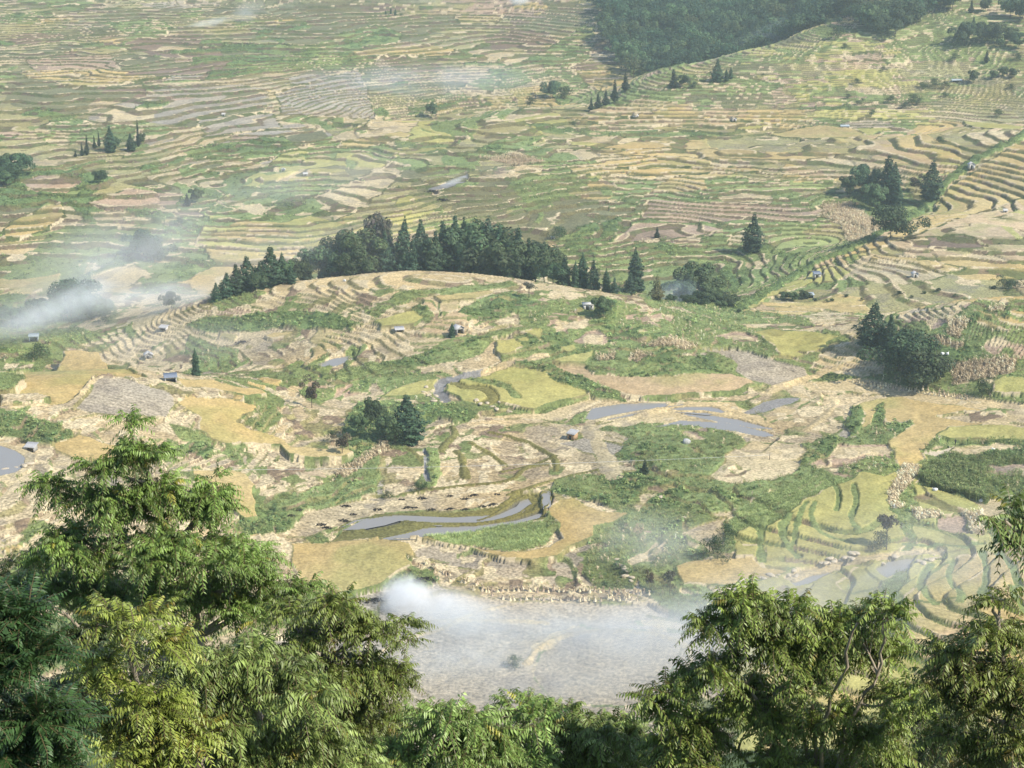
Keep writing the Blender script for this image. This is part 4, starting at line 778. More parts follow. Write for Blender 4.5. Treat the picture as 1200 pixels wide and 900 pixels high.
    grove([('oak2',85,330,532,.9),('oak1',72,342,528),('oak0',100,345,530,1.1),('oak1',60,352,524),('oak0',45,350,530),('oak1',32,358,522),('oak2',115,350,528,.8),('oak0',18,362,520,1.0),('oak1',2,358,525,1.0),('oak0',200,342,514,.9),('bush',122,362,520)], 'trees wrapped in the left smoke', 'broadleaf_tree', 'grey green tree half hidden in the smoke at the left')
    lone('bush',45,402,420,'bush beside the pale hut under the smoke','bush',.8)
    grove([('fir0',452,12,1150),('fir1',458,8,1152),('fir0',463,10,1150),('bush',470,16,1148)], 'firs at the top edge of the far slope', 'conifer', 'tiny fir on the far slope near the top edge')
    # upper right
    def grove_b(items, group, name, label):
        for key, px, yt, yb, sx in items: tree_px(name, key, px, yt, None, label, 'tree', group, sx, ybase=yb)
    grove_b([(('oak0','oak1','oak2','oak3','wood0','fir0')[i % 6], 984 + i * 5.3 + (i * 7 % 5), yb - 24 - (i * 5 % 9), yb, 1.05) for i, yb in enumerate([12,20,16,24,30,22,34,38,30,42,36,28,40,24,32,22,30,18,24])] + [('wood1',992,-24,4,1.2),('wood2',1010,-26,6,1.2),('wood0',1030,-20,8,1.2),('wood1',1050,-24,6,1.2),('oak1',1072,-22,8,1.1),('oak2',1090,-20,6,1.1),('oak0',1104,-18,10,1.1),('oak1',1118,-14,12,1.0),('fir0',1066,-4,24,1.1),('fir0',1075,-8,22,1.1)], 'wood above the ridge end', 'broadleaf_tree', 'dark leafy tree in the small wood right of the ridge house')
    grove_b([('oak0',1132,28,54,.9),('oak1',1136,25,46,.9),('oak0',1150,26,50,.85),('oak2',1167,27,52,.8),('oak1',1186,32,52,.9),('oak0',1195,38,58,.9),('pillar',1139,-2,16,1.6),('oak1',1156,-2,14,.9),('oak1',1186,-6,22,1.0),('oak0',1197,0,24,1.0),('fir0',1141,19,36,1.0),('oak1',1173,45,56,.9),('pillar',1157,58,74,1.8),('oak1',1176,78,90,.9),('oak0',1186,80,92,1.0),('oak1',1165,82,92,.9),('oak1',1142,82,97,.8),('bush',1195,62,72,1.0)], 'scattered trees at the upper right', 'broadleaf_tree', 'dark tree among those scattered over the upper right slope')
    for px, yt, yb in [(982,30,45),(990,51,57),(1003,92,103),(1093,92,104),(1082,96,105),(1107,95,105),(1108,108,114),(1005,118,124),(1010,115,120),(1118,62,70),(1035,78,84),(1046,112,122),(1022,128,136),(1070,110,122),(895,86,92),(1100,160,168),(673,142,149),(1170,128,138),(1186,98,106),(994,110,116),(1078,116,124),(1062,120,128)]:
        tree_px('bush', 'bush', px, yt, None, 'small dark bush dotted on the upper right terraces', 'bush', 'bushes dotted on the upper right terraces', ybase=yb)
    lone('pillar',756,538,556,'small dark conical tree among the weeds under the cable','small_tree',2.4)
    lone('bare',786,667,697,'pale thin bare tree in the bluish smoke','broadleaf_tree',1.0); lone('bare',1042,600,645,'pale bare stemmed tree at the smoking stream bank','broadleaf_tree',1.0); lone('bush',1034,622,645,'teal bush beside the bare stemmed tree','bush',.7)
    lone('brown',762,668,690,'thin leafless sapling left of the pale bare tree','broadleaf_tree',.6)
    for px, yt, yb, lb in [(455,575,584,'round shrub at the left edge of the burnt strip'),(488,566,576,'leafy shrub row end below the channel'),(500,565,573,'leafy shrub beside the narrow channel'),(600,768,783,'bluish shrub dimmed by smoke in the grey field'),(850,615,632,'dark shrub on the terrace wall right of the stubble'),(842,630,655,'tall shrub on the terrace wall'),(388,505,520,'shrub next to the brown bushy tree')]:
        tree_px('bush', 'bush', px, yt, None, lb, 'bush', None, .8, ybase=yb)
    # the forest behind the ridge
    n = 0; pts_ = []
    r = random.Random(5)
    fpx = P('690,-40 708,10 712,45 722,66 734,80 740,100 860,90 960,50 972,20 985,-40')
    def inpoly(px, py):
        c = False
        for (xa, ya), (xb, yb) in zip(fpx, fpx[1:] + fpx[:1]):
            if (ya > py) != (yb > py) and px < (xb - xa) * (py - ya) / (yb - ya) + xa: c = not c
        return c
    # sown on the ground by distance so that it is an even wood, hidden feet included
    tries = 0
    while n < 298 and tries < 90000:
        tries += 1; Y = r.uniform(986, 1215); x = r.uniform(.035, .2) * Y; z = ground(x, Y); px = 600 + x / Y * F * (CP + 0) ; 
        zc = -SP * (-1); d = Y * CP - z * SP; v = (Y * SP + z * CP) / d; py = 450 - v * F; px = 600 + x / d * F
        if not inpoly(px, py - 8): continue
        if any((x - a) ** 2 + (Y - b) ** 2 < 60 for a, b in pts_): continue
        pts_.append((x, Y)); n += 1
        place_tree('forest_tree', r.choice(['wood0','wood1','wood2','wood0','wood1','wood2','woodpale'] if r.random() < .5 else ['wood0','wood1','wood2']), x, Y, r.uniform(10, 15.5), 'leafy tree of the dark forest behind the ridge', 'tree', 'dark forest behind the ridge', r.uniform(.85, 1.1))
build_trees()

# ------------------------------------------------------------------ huts and small things
def box(x0, x1, y0, y1, z0, z1):
    V = np.array([(x, y, z) for z in (z0, z1) for x, y in ((x0, y0), (x1, y0), (x1, y1), (x0, y1))], float)
    return V, np.array([(0, 3, 2, 1), (4, 5, 6, 7), (0, 1, 5, 4), (1, 2, 6, 5), (2, 3, 7, 6), (3, 0, 4, 7)])
def part(name, geo, mat, parent, bevel=0, smooth=False):
    v, q = geo; o = link(bpy.data.objects.new(name, raw_mesh(name, v, q, mat, smooth=smooth)), parent)
    if bevel: mod = o.modifiers.new('b', 'BEVEL'); mod.width = bevel; mod.segments = 2
    return o
MW = mat_plain('white_wall', (.56, .54, .50), .8, .12, 3); MG = mat_plain('grey_wall', (.33, .32, .30), .9, .25, 3); MP = mat_plain('plank_wall', (.42, .27, .15), .85, .3, 5)
MZ = mat_plain('zinc_sheet', (.46, .45, .44), .5, .15, 4, .4); MB = mat_plain('blue_sheet', (.20, .23, .28), .5, .15, 4, .4); MK = mat_plain('dark_opening', (.02, .02, .02), .9); MT = mat_plain('brown_tile', (.17, .13, .11), .85, .2, 6); MC = mat_plain('pale_blue_sheet', (.42, .47, .49), .5, .12, 4); MTH = mat_plain('straw_thatch', (.36, .30, .20), .95, .3, 6)
def corrugated(w, d, z0, z1, n=14, th=.05):
    xs = np.linspace(-w/2, w/2, n * 2 + 1); zo = .025 * (np.arange(len(xs)) % 2); V = []
    for yy, zz in ((-d/2, z0), (d/2, z1)):
        for t in (0, th): V += [(x, yy, zz + o + t) for x, o in zip(xs, zo)]
    m = len(xs); V = np.array(V); Q = []
    for i in range(m - 1): Q += [(m + i, m + i + 1, 3*m + i + 1, 3*m + i), (i, 2*m + i, 2*m + i + 1, i + 1), (i, i + 1, m + i + 1, m + i), (2*m + i, 3*m + i, 3*m + i + 1, 2*m + i + 1)]
    Q += [(0, m, 3*m, 2*m), (m-1, 3*m-1, 4*m-1, 2*m-1)]; return V, np.array(Q)
def hut(px, py, w, d, h, label, roof='shed', wall=None, rm=None, rot=0.0, door='front', cat='hut', name='field_hut', window=False):
    x, y, z = cast(px, py, HT); e = link(bpy.data.objects.new(name, None)); e.location = (x, y, ground(x, y) - .1); e.rotation_euler = (0, 0, rot); k_ = .72 if y > 600 and name == 'field_hut' else 1; w *= k_; d *= k_; h *= k_; e.empty_display_size = .5; tag(e, label, cat)
    wall = wall or MG; rm = rm or MZ; t = .12; w *= .75; d *= .75; h *= .8; wl = []
    dw = min(.9, w * .35); dh = min(1.7, h * .72); dx = -w * .12
    wl += [box(-w/2, w/2, d/2 - t, d/2, 0, h), box(-w/2, -w/2 + t, -d/2 + t, d/2 - t, 0, h), box(w/2 - t, w/2, -d/2 + t, d/2 - t, 0, h)]
    if door == 'open': wl += [box(-w/2, -w/2 + .25, -d/2, -d/2 + t, 0, h), box(w/2 - .25, w/2, -d/2, -d/2 + t, 0, h), box(-w/2 + .25, w/2 - .25, -d/2, -d/2 + t, h * .82, h)]
    else: wl += [box(-w/2, dx - dw/2, -d/2, -d/2 + t, 0, h), box(dx + dw/2, w/2, -d/2, -d/2 + t, 0, h), box(dx - dw/2, dx + dw/2, -d/2, -d/2 + t, dh, h)]
    if roof == 'gable': # gable ends
        for yy in (-d/2, d/2 - t):
            v = np.array([(-w/2, yy, h), (w/2, yy, h), (.02, yy, h + w * .28), (-.02, yy, h + w * .28), (-w/2, yy + t, h), (w/2, yy + t, h), (.02, yy + t, h + w * .28), (-.02, yy + t, h + w * .28)]); wl.append((v, np.array([(0,1,2,3),(7,6,5,4),(1,5,6,2),(0,3,7,4),(2,6,7,3)])))
    part('wall', join(wl), wall, e)
    if door != 'open':
        dr = part('door', box(dx - dw/2 + .02, dx + dw/2 - .02, -d/2 + .05, -d/2 + .09, .02, dh - .02), MK, e)
        part('handle', box(dx + dw/2 - .14, dx + dw/2 - .10, -d/2 + .02, -d/2 + .05, dh * .5, dh * .5 + .12), MZ, dr)
    else: part('floor_slab', box(-w/2 + t + .01, w/2 - t - .01, -d/2 + t + .01, d/2 - t - .01, .02, .08), MK, e)
    if window: part('window', box(w * .2, w * .2 + .5, -d/2 - .02, -d/2 + .03, h * .5, h * .5 + .45), MK, e)
    if roof == 'shed': part('roof', corrugated(w + .5, d + .6, h + .02, h + .5), rm, e)
    elif roof == 'flat': part('roof', box(-w/2 - .15, w/2 + .15, -d/2 - .15, d/2 + .15, h + .005, h + .18), rm, e)
    else:
        a = w * .28; s = []
        for sg in (-1, 1):
            v = np.array([(sg * (w/2 + .35), -d/2 - .3, h - .18), (sg * (w/2 + .35), d/2 + .3, h - .18), (0, d/2 + .3, h + a + .03), (0, -d/2 - .3, h + a + .03)]); v2 = v + [0, 0, .1]; s.append((np.r_[v, v2], np.array([(0,1,2,3),(7,6,5,4),(0,4,5,1),(1,5,6,2),(2,6,7,3),(3,7,4,0)])))
        part('roof', join(s), rm, e)
    return e
def build_huts():
    hut(671,515,2.6,2.4,2.0,'small plank hut with pale sheet roof above the fan of cut terraces','shed',MP,MZ,-.55)
    hut(537,391,3.4,2.8,2.3,'grey hut with dark doorway beside a small pointed tree','gable',MG,MZ,.7,'open')
    hut(468,389,3.0,2.2,1.1,'low grey sheet shelter on the olive rice terrace','shed',MG,MZ,.2,'open')
    hut(689,362,4.0,3.0,2.0,'white box hut with flat roof and dark window on the hilltop','flat',MW,MW,.1,window=True)
    hut(200,447,3.8,2.8,1.7,'open shed with dark blue sheet roof on the left hill','shed',MW,MB,.25,'open')
    hut(37,529,2.8,2.2,1.5,'low hut with weathered grey roof beside the left pond','shed',MG,MZ,-.2,'open')
    hut(40,399,3.6,2.4,1.9,'pale hut with whitish blue sheets under the left smoke','shed',MC,MC,.15,'open')
    hut(174,420,2.8,2.4,1.7,'small grey gabled hut on the left terraces','gable',MG,MZ,.3)
    hut(192,387,3.0,2.0,1.0,'low shelter with a whitish sheet roof on the left terraces','shed',MW,MZ,-.3,'open')
    hut(967,26,5.6,4.0,2.6,'house with brown tiled roof standing on the ridge by the forest','gable',MG,MT,1.2,cat='house',name='hill_house')
    hut(1138,200,3.4,2.8,2.6,'tiny white house with a dark door beside the gully','gable',MW,MZ,.1,cat='house',name='small_house')
    hut(745,137,4.6,3.6,2.0,'hut with grey thatched roof at the edge of the tan strip','gable',MW,MTH,.9)
    hut(860,142,4.2,3.4,2.4,'white walled hut with grey gable on the tan strip','gable',MW,MTH,.3)
    hut(957,325,3.2,2.4,1.8,'white and blue hut at the corner of the bright yellow terrace','shed',MW,MB,.2)
    hut(949,349,3.0,2.2,1.5,'blue sheet shelter in front of the dark roadside trees','shed',MC,MC,.1,'open')
    hut(1072,325,2.4,2.2,2.0,'small grey white hut in the strawy right terraces','gable',MW,MZ,.2)
    hut(1178,249,2.6,2.0,1.5,'tiny white hut at the right edge terraces','shed',MW,MW,.1)
    hut(990,149,7.5,3.0,1.0,'long low shelter with whitish blue roof on the upper terraces','shed',MC,MC,.05,'open')
    hut(1121,96,9.5,3.2,1.1,'long pale blue roof among the upper right bushes','shed',MC,MC,.05,'open')
    hut(262,136,2.6,2.4,1.6,'white speck of a hut on the far left slope','shed',MW,MW,.1)
    hut(332,201,2.8,2.2,1.8,'white hut by the path junction on the left slope','gable',MW,MW,.1); hut(358,206,3.2,2.2,1.4,'white shelter right of the path junction','shed',MW,MW,.2)
    hut(648,280,2.2,1.8,1.2,'tiny white hut at the foot of the small dark bush','flat',MW,MW,.1)
build_huts()

# --- straw sheaves standing in rows
def cone_sheaf(seed):
    r = np.random.default_rng(seed); V = []; Q = []; n = 70
    a = r.random(n) * 6.283; b = r.uniform(.22, .48, n); tz = r.uniform(.85, 1.2, n)
    for i in range(n):
        p = np.array([math.cos(a[i]), math.sin(a[i]), 0]); s = np.array([-p[1], p[0], 0]) * .07; k = len(V)
        nk = p * .09 + [0, 0, .72]; fl = p * r.uniform(.1, .26)
        V += [p * b[i] - s, p * b[i] + s, nk + s * .6, nk - s * .6, fl + [0, 0, tz[i]] + s, fl + [0, 0, tz[i]] - s]; Q += [(k, k+1, k+2, k+3), (k+3, k+2, k+4, k+5)]
    V = np.array(V); c = np.c_[np.repeat((np.array((.74, .62, .42))[None] * (1 + r.normal(0, .16, (n, 1)))), 6, 0), np.ones(6 * n)]
    return raw_mesh('straw', V, np.array(Q), M_DRY, c)
def band(): return tube([(0.11 * math.cos(t), .11 * math.sin(t), .72) for t in np.linspace(0, 6.283, 11)], [.025] * 11, 4)
def build_sheaves():
    ms = [cone_sheaf(i) for i in (61, 62, 63)]; bv, bq = band(); bm_ = raw_mesh('tie', bv, bq, M_DRY, np.tile([.42, .33, .2, 1], (len(bv), 1)))
    def one(px, py, label, grp, smin=.72, smax=1.0):
        x, y, z = cast(px, py, HT); s = random.uniform(smin, smax); e = link(bpy.data.objects.new('straw_sheaf', None)); e.location = (x, y, z - .05); e.scale = (s * 1.1, s * 1.1, s); e.rotation_euler = (random.gauss(0, .06), random.gauss(0, .06), random.random() * 6.28); e.empty_display_size = .2
        tag(e, label, 'straw sheaf', grp); link(bpy.data.objects.new('straw', random.choice(ms)), e); link(bpy.data.objects.new('tie', bm_), e)
    rd = lambda a: random.uniform(-a, a)
    for i in range(34): one(566 + i * 5.9 + rd(1.5), 693 + (i % 2) * 1.0 + rd(.8) + max(0, i - 20) * .25, 'straw sheaf standing in the back row across the grey field', 'back row of straw sheaves')
    for i in range(24): one(590 + i * 6.8 + rd(1.8), 704 + rd(1), 'straw sheaf standing in the front row across the grey field', 'front row of straw sheaves')
    for i in range(22): one(492 + i * 4.0 + rd(6), 661 + i * 1.7 + rd(4), 'straw sheaf in the untidy cluster left of the rows', 'untidy cluster of straw sheaves')
    for i in range(14): one(735 + rd(20), 698 + rd(4), 'straw sheaf in the close clump at the right end of the rows', 'clump of straw sheaves at the right row end')
    for i in range(44): one(1000 + i * 3.1 + rd(1), 448.5 + i * .42 + (i % 2) * 1.8 + rd(.6), 'straw sheaf in the long row below the dark trees', 'long row of straw sheaves below the trees', .7, .95)
    # --- heaps of dark ash
    ash = mat_plain('ash', (.045, .038, .034), .95, .4, 5); am = []
    for sd in (1, 2, 3):
        r = np.random.default_rng(sd); bm = []; 
        for k in range(26):
            a, q_ = r.random() * 6.283, math.sqrt(r.random()); c_ = np.array([[math.cos(a) * q_ * 1.5, math.sin(a) * q_ * .75, .06 + .22 * (1 - q_) * r.random()]]); bm.append(cards(np.repeat(c_, 5, 0) + r.normal(0, .12, (5, 3)), r.normal(size=(5, 3)) + [0, 0, .8], r.uniform(.1, .26, 5), .6, r))
        v, q = join(bm); am.append(raw_mesh('ash_heap', v, q, ash))
    for px, py in [(471,586),(494,585),(527,582),(555,581),(583,580),(405,594),(443,598),(477,596),(486,596),(505,598),(527,597),(545,598),(565,594),(577,592),(413,604),(403,611),(340,606),(350,598),(375,616),(382,620),(545,585)]:
        x, y, z = cast(px, py, HT); o = link(bpy.data.objects.new('ash_heap', random.choice(am))); o.location = (x, y, z + .05); o.scale = [random.uniform(.5, .85)] * 3; o.rotation_euler = (0, 0, random.uniform(-.3, .3)); tag(o, 'dark flat ash heap on the burnt straw strip above the ponds', 'ash heap', 'ash heaps on the burnt strip')
    for px, py, lb in [(284,402,'dark ash heap beside the little stream on the left'),(437,706,'smouldering dark ash heap at the foot of the white smoke'),(497,681,'dark ash heap under the thick smoke edge'),(506,226,'burning dark ash streak at the root of the thin smoke'),(517,236,'second dark ash streak below the thin smoke')]:
        x, y, z = cast(px, py, HT); o = link(bpy.data.objects.new('ash_heap', am[0])); o.location = (x, y, z + .05); o.scale = [1.3 if py > 300 else 2.0] * 3; tag(o, lb, 'ash heap')
    # --- white sacks, pale stones
    def lump(seed, sx, sy, sz, n=14):
        r = np.random.default_rng(seed); u = np.linspace(0, 2 * math.pi, n, endpoint=False); V = []; m = 8
        for j in range(m + 1):
            t = -math.pi / 2 + math.pi * j / m
            for a in u: k = 1 + .16 * math.sin(a * 3 + seed) * math.cos(t) + r.normal(0, .04); V.append((sx * k * math.copysign(abs(math.cos(t)) ** .7, 1) * math.cos(a), sy * k * abs(math.cos(t)) ** .7 * math.sin(a), sz * math.sin(t) + sz * .8))
        i = np.arange(m)[:, None] * n + np.arange(n); j2 = np.arange(m)[:, None] * n + (np.arange(n) + 1) % n
        return np.array(V), np.stack([i, j2, j2 + n, i + n], -1).reshape(-1, 4)
    ws = mat_plain('woven_sack', (.72, .72, .70), .8, .1, 6); st = mat_plain('pale_stone', (.50, .42, .30), .9, .2, 3); gs = mat_plain('grey_stone', (.42, .42, .40), .9, .3, 3)
    for k, (px, py, lb) in enumerate([(1104,416,'left of the two white sacks on the green hill'),(1110,416,'right of the two white sacks on the green hill'),(1164,529,'white sack in the weeds above the olive maize'),(1096,575,'white sack beside the green maize'),(1150,588,'white sack below the green maize'),(404,330,'white sack on the hilltop edge before the grove'),(840,664,'x')]):
        if lb == 'x': continue
        x, y, z = cast(px, py, HT); o = part('sack', lump(70 + k, .55, .42, .38), ws, None, smooth=True); o.location = (x, y, z - .05); o.rotation_euler = (.1, .1, k); tag(o, lb, 'sack')
        nk = part('tied_neck', tube([(.4, 0, .55), (.52, 0, .68), (.62, .02, .72)], [.12, .06, .13], 7), ws, o)
    x, y, z = cast(804, 520, HT); o = part('boulder', lump(90, .95, .8, .75), gs, None, smooth=True); o.location = (x, y, z - .15); tag(o, 'large whitish boulder among the shrubs under the ponds', 'boulder')
    k = 0
    for (a, b), (c, d), n, lb, gr_ in [((868,680),(935,672),12,'pale slab of rock on the stream bank','rocks along the stream'),((962,662),(1004,652),14,'pale slab of rock on the stream bank','rocks along the stream'),((1030,668),(1052,655),6,'pale slab of rock round the small pool','rocks round the small pool'),((1078,662),(1100,652),7,'pale slab of rock round the small pool','rocks round the small pool'),((722,655),(742,682),9,'pale broken rock in the gully right of the sheaves','rocks in the gully'),((555,470),(600,482),9,'flat stone at the stream below the yellow rice','stones below the yellow rice'),((495,455),(515,472),8,'flat stone in the little stream bed','stones in the stream bed'),((800,606),(803,608),1,'lone pale rock on the green mound','x'),((774,583),(775,583),1,'pale rock beside the tan path','y'),((0,553),(38,545),7,'pale block of stone along the left pond','blocks along the left pond')]:
        for i in range(n):
            t = (i + .5) / n; px, py = a + (c - a) * t + random.gauss(0, 2.5 if n > 1 else 0), b + (d - b) * t + random.gauss(0, 1.5 if n > 1 else 0); x, y, z = cast(px, py, HT); s = random.uniform(.5, 1.2)
            o = part('rock', lump(100 + k % 9, s * .9, s * .55, s * .26, 9), st, None); o.location = (x, y, z - .1); o.rotation_euler = (0, 0, random.random() * 3); tag(o, lb, 'rock', gr_ if n > 1 else None); k += 1
build_sheaves()

# --- the farmer by the bare patch
def build_person():
    x, y, z = cast(1119, 524.5, HT); S = .01
    J = [(0,0,92),(0,-2,112),(0,-3,132),(0,-5,145),(0,-8,152),  (9,0,88),(11,3,50),(12,0,8),(12,-9,3), (-9,0,88),(-10,-4,50),(-11,4,8),(-11,-5,3), (17,-3,138),(23,-6,112),(20,-22,96),(19,-29,93), (-17,-3,138),(-24,-2,112),(-22,-12,92),(-21,-18,86)]
    E = [(0,1),(1,2),(2,3),(3,4),(0,5),(5,6),(6,7),(7,8),(0,9),(9,10),(10,11),(11,12),(2,13),(13,14),(14,15),(15,16),(2,17),(17,18),(18,19),(19,20)]
    RD = [15,14,15,6,6, 9,7,4.5,4, 9,7,4.5,4, 6.5,4.8,3.6,3.8, 6.5,4.8,3.6,3.8]
    me = bpy.data.meshes.new('person'); me.from_pydata([(a * S, b * S, c * S) for a, b, c in J], E, []); o = link(bpy.data.objects.new('person', me)); o.location = (x, y, z - .02); o.rotation_euler = (0, 0, .4)
    sk = o.modifiers.new('s', 'SKIN'); me.skin_vertices or None
    if not me.skin_vertices: me.attributes
    for v, r_ in zip(me.skin_vertices[0].data, RD): v.radius = (r_ * S, r_ * S)
    me.skin_vertices[0].data[0].use_root = True
    o.modifiers.new('u', 'SUBSURF').render_levels = 2
    cl = mat_plain('dark_cloth', (.022, .022, .028), .9, .3, 6); me.materials.append(cl); tag(o, 'farmer in dark clothes standing by the bare patch above the maize', 'person')
    skm = mat_plain('skin', (.36, .23, .16), .6, .1); hairm = mat_plain('black_hair', (.015, .013, .012), .6, .2)
    def ball(c, rx, ry, rz, n=12, m=8, cut=-1):
        V = []; 
        for j in range(m + 1):
            t = -math.pi/2 + math.pi * j / m
            for i in range(n): a = 2 * math.pi * i / n; V.append((c[0] + rx * math.cos(t) * math.cos(a), c[1] + ry * math.cos(t) * math.sin(a), max(c[2] + rz * math.sin(t), c[2] + cut * rz)))
        i = np.arange(m)[:, None] * n + np.arange(n); j2 = np.arange(m)[:, None] * n + (np.arange(n) + 1) % n
        return np.array(V), np.stack([i, j2, j2 + n, i + n], -1).reshape(-1, 4)
    part('head', join([ball((0, -.09, 1.60), .075, .09, .11), ball((0, -.185, 1.59), .014, .022, .02), ball((.077, -.08, 1.59), .012, .02, .03), ball((-.077, -.08, 1.59), .012, .02, .03)]), skm, o, smooth=True)
    part('hair', ball((0, -.075, 1.625), .083, .095, .105, cut=-.1), hairm, o, smooth=True)
build_person()
# --- the thin cable over the terraces
def build_cable():
    a = np.array(at(180, 572, 352)); b = np.array(at(902, 536, 372)); a[2] = slope(551) * 352; b[2] = slope(533) * 372; t = np.linspace(0, 1, 40)[:, None]; p = a + (b - a) * t; p[:, 2] -= (4 * t * (1 - t) * .9)[:, 0]
    o = part('power_cable', tube(p, [.035] * 40, 5), mat_plain('cable_sheath', (.6, .6, .58), .6, .05), None, smooth=True); tag(o, 'thin pale cable strung low across the middle terraces', 'cable')
    for q, lb in ((b, 'slim wooden pole at the right end of the cable'), (a, 'slim wooden pole at the hidden left end of the cable')):
        g = ground(q[0], q[1]); o = part('cable_pole', tube([(0, 0, -.4), (0, 0, q[2] - g), (0, 0, q[2] - g + .3)], [.09, .07, .06], 8), M_DBARK, None, smooth=True); o.location = (q[0], q[1], g); tag(o, lb, 'pole')
        part('insulator', tube([(0, 0, q[2] - g - .05), (0, 0, q[2] - g + .1)], [.1, .1], 8), MW, o)
build_cable()

# ------------------------------------------------------------------ smoke and air
def smoke(px, py, Y, size, dens, seed, label, lean=0.0, col_=(.97, .985, 1.0), scale=.06, thr=.42):
    """A drifting bank of smoke: an ellipsoid of patchy thin volume."""
    me = bpy.data.meshes.new('smoke'); bm = __import__('bmesh').new(); __import__('bmesh').ops.create_icosphere(bm, subdivisions=3, radius=1); bm.to_mesh(me); bm.free()
    o = link(bpy.data.objects.new('smoke', me)); o.location = at(px, py, Y); o.scale = size; o.rotation_euler = (0, lean, 0)
    m = bpy.data.materials.new('smoke_air'); m.use_nodes = True; nt = m.node_tree; N = nt.nodes; Lk = nt.links.new; N.remove(N['Principled BSDF'])
    v = N.new('ShaderNodeVolumePrincipled'); v.inputs['Color'].default_value = (*col_, 1); v.inputs['Anisotropy'].default_value = -.25
    tc = N.new('ShaderNodeTexCoord'); ln = N.new('ShaderNodeVectorMath'); ln.operation = 'LENGTH'; Lk(tc.outputs['Object'], ln.inputs[0])
    fo = N.new('ShaderNodeMapRange'); fo.interpolation_type = 'SMOOTHSTEP'; fo.inputs['From Min'].default_value = .98; fo.inputs['From Max'].default_value = .15; Lk(ln.outputs['Value'], fo.inputs['Value'])
    ge = N.new('ShaderNodeNewGeometry'); n = N.new('ShaderNodeTexNoise'); n.inputs['Scale'].default_value = scale; n.inputs['Detail'].default_value = 4; n.inputs['Distortion'].default_value = 1.4; ad = N.new('ShaderNodeVectorMath'); ad.inputs[1].default_value = (seed * 13.1, seed * 7.7, seed * 3.3); Lk(ge.outputs['Position'], ad.inputs[0]); Lk(ad.outputs[0], n.inputs['Vector'])
    nr = N.new('ShaderNodeMapRange'); nr.interpolation_type = 'SMOOTHSTEP'; nr.inputs['From Min'].default_value = thr - .12; nr.inputs['From Max'].default_value = thr + .25; nr.inputs['To Min'].default_value = .12; Lk(n.outputs['Fac'], nr.inputs['Value'])
    m1 = N.new('ShaderNodeMath'); m1.operation = 'MULTIPLY'; Lk(fo.outputs[0], m1.inputs[0]); Lk(nr.outputs[0], m1.inputs[1]); m2 = N.new('ShaderNodeMath'); m2.operation = 'MULTIPLY'; m2.inputs[1].default_value = dens; Lk(m1.outputs[0], m2.inputs[0]); Lk(m2.outputs[0], v.inputs['Density'])
    Lk(v.outputs[0], N['Material Output'].inputs['Volume']); me.materials.append(m); tag(o, label, 'smoke', None, 'stuff')
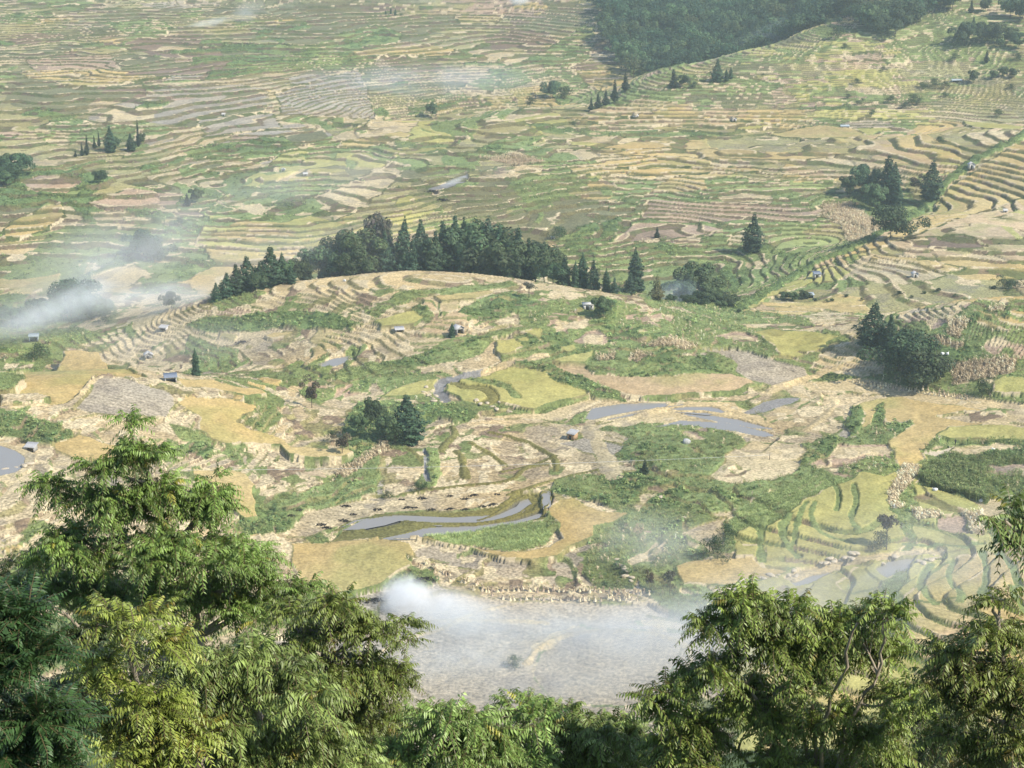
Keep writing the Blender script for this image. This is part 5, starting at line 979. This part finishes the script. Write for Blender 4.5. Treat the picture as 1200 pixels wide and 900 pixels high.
def build_smoke():
    # the low fire: a white puff, then a wide veil drifting right along the valley floor
    smoke(474,700,303,(6.2,5.5,5.6),.62,1,'white puff of smoke rising from the burning straw',0,scale=.3,thr=.40)
    smoke(510,715,301,(13,9,5.5),.22,2,'white smoke spreading from the burning straw',.1,scale=.15,thr=.35)
    wr = random.Random(11)
    for k, (px, py, sx_, d_) in enumerate([(535,722,13,.10),(575,742,16,.08),(640,728,18,.06),(690,748,20,.05),(760,740,20,.05),(825,730,18,.05),(615,770,20,.06),(735,782,22,.05),(530,775,16,.07),(680,812,24,.045)]):
        smoke(px, py, 297 - (py - 722) * .28, (sx_ * wr.uniform(.9, 1.3), wr.uniform(7, 11), wr.uniform(2.6, 4.6)), d_, 30 + k, ('wisp of bluish smoke drifting over the grey field', 'low strand of smoke lying across the grey field')[k % 2], wr.uniform(-.12, .06), (.88, .94, .98), scale=.11, thr=.40)
    smoke(670,770,284,(70,34,10),.026,3,'thin veil of bluish smoke over the whole grey field',0,col_=(.85,.93,1.),scale=.04,thr=.3)
    smoke(870,755,284,(44,18,16),.045,5,'bluish smoke climbing behind the right trees',0,scale=.05,thr=.34)
    smoke(1020,690,300,(46,22,18),.024,6,'faint smoke over the lower right terraces',-.2,scale=.04,thr=.36)
    smoke(780,650,322,(26,14,11),.030,7,'bluish smoke in the gully right of the sheaves',.3,scale=.06,thr=.36)
    # left valley
    smoke(85,360,512,(30,14,12),.028,8,'grey smoke hanging round the left trees',.05,scale=.05,thr=.36)
    smoke(10,378,500,(26,12,9),.035,9,'grey smoke at the left edge of the valley',0,scale=.06,thr=.36)
    smoke(190,350,510,(32,12,8),.05,10,'thin smoke trailing right over the left valley',0,scale=.06,thr=.38)
    smoke(140,295,560,(60,28,20),.017,11,'faint smoke veil on the slope above the left valley',-.35,scale=.03,thr=.34)
    smoke(330,310,530,(70,20,18),.016,12,'pale veil of smoke over the left grove',-.1,scale=.03,thr=.36)
    smoke(330,225,680,(80,30,16),.009,21,'faint veil of smoke spreading over the middle slope',-.25,scale=.02,thr=.36)
    smoke(230,405,470,(60,20,10),.010,22,'thin pale veil over the strawy left terraces',0,scale=.03,thr=.36)
    for k, (px, py, Y_, a_, b_, d_) in enumerate([(30,378,500,14,5,.07),(70,362,506,15,6,.08),(105,345,512,13,6,.07),(140,352,512,16,4,.06),(185,345,515,15,4,.05),(110,318,530,14,8,.035),(160,295,560,18,9,.025),(235,345,512,14,3.5,.035)]):
        smoke(px, py, Y_, (a_, 9, b_), d_, 50 + k, ('strand of grey smoke rising from the left valley trees', 'curl of bluish smoke drifting along the left valley')[k % 2], -.3, (.93, .97, 1.0), scale=.12, thr=.40)
    # distant plumes
    smoke(245,27,1085,(20,8,3.5),.13,13,'white plume on the far slope at the upper left',-.22,scale=.07); smoke(290,14,1098,(17,8,9),.045,14,'upper drift of the far white plume',-.5,scale=.05)
    smoke(610,0,1180,(10,8,6),.20,15,'white puff at the top edge of the far slope',0,scale=.08)
    smoke(525,216,712,(12,6,1.6),.25,16,'thin slanting streak of smoke on the terraces',-.42,scale=.12); smoke(570,205,725,(28,8,6),.020,17,'faint drift above the slanting streak',-.2,scale=.05)
    smoke(900,45,1000,(40,12,10),.028,18,'bluish smoke along the ridge before the forest',-.45,col_=(.82,.9,1.),scale=.05)
    smoke(450,100,950,(120,40,14),.022,19,'bluish haze of smoke in the dip behind the ridge',-.05,col_=(.8,.88,1.),scale=.03); smoke(790,345,535,(12,8,8),.045,20,'bluish smoke among the gully trees',0,col_=(.8,.9,1.),scale=.08)
build_smoke()
def build_haze():
    me = bpy.data.meshes.new('haze'); x0, x1, y0, y1, z0, z1 = -800, 800, -60, 1500, float(HT.min()) - 4, 14
    v, q = box(x0, x1, y0, y1, z0, z1); me.from_pydata([tuple(a) for a in v], [], [tuple(int(i) for i in f_) for f_ in q]); m = bpy.data.materials.new('haze_air'); m.use_nodes = True; nt = m.node_tree; nt.nodes.remove(nt.nodes['Principled BSDF'])
    p = nt.nodes.new('ShaderNodeVolumePrincipled'); p.inputs['Color'].default_value = (.80, .96, 1.0, 1); p.inputs['Density'].default_value = HAZE; p.inputs['Anisotropy'].default_value = .1; nt.links.new(p.outputs[0], nt.nodes['Material Output'].inputs['Volume']); me.materials.append(m)
    tag(link(bpy.data.objects.new('haze', me)), kind='stuff')
HAZE = .00016
build_haze()
# ------------------------------------------------------------------ camera, light and air
cam = bpy.data.cameras.new('camera'); co = link(bpy.data.objects.new('camera', cam)); co.rotation_euler = (R(90) - PITCH, 0, 0)
cam.sensor_width = 36; cam.lens = 36 * F / 1200; cam.clip_end = 6000; cam.clip_start = .5; bpy.context.scene.camera = co
SUN_EL, SUN_AZ = 44, 114         # degrees above the horizon; clockwise from the view direction
wd = bpy.data.worlds.new('World'); bpy.context.scene.world = wd; wd.use_nodes = True; nt = wd.node_tree
sky = nt.nodes.new('ShaderNodeTexSky'); sky.sky_type = 'NISHITA'; sky.sun_disc = False; sky.sun_elevation = R(SUN_EL); sky.sun_rotation = R(SUN_AZ); sky.altitude = 1500; sky.dust_density = 2.0
bg = nt.nodes['Background']; nt.links.new(sky.outputs[0], bg.inputs[0]); bg.inputs[1].default_value = .145
sl_ = bpy.data.lights.new('sun', 'SUN'); sl_.energy = 3.8; sl_.angle = R(.6); sl_.color = (1, .93, .79)
so = link(bpy.data.objects.new('sun', sl_))
from mathutils import Vector
dv = Vector((math.sin(R(SUN_AZ)) * math.cos(R(SUN_EL)), math.cos(R(SUN_AZ)) * math.cos(R(SUN_EL)), math.sin(R(SUN_EL))))
so.rotation_euler = dv.to_track_quat('Z', 'Y').to_euler()
sc = bpy.context.scene; vs = sc.view_settings; vs.view_transform = 'Standard'; vs.look = 'None'; vs.exposure = 0.62; vs.gamma = 1
sc.render.engine = 'CYCLES'; cy = sc.cycles; cy.max_bounces = 8; cy.diffuse_bounces = 2; cy.glossy_bounces = 2; cy.transmission_bounces = 3; cy.transparent_max_bounces = 40; cy.volume_bounces = 4; cy.use_denoising = True
cy.caustics_reflective = False; cy.caustics_refractive = False
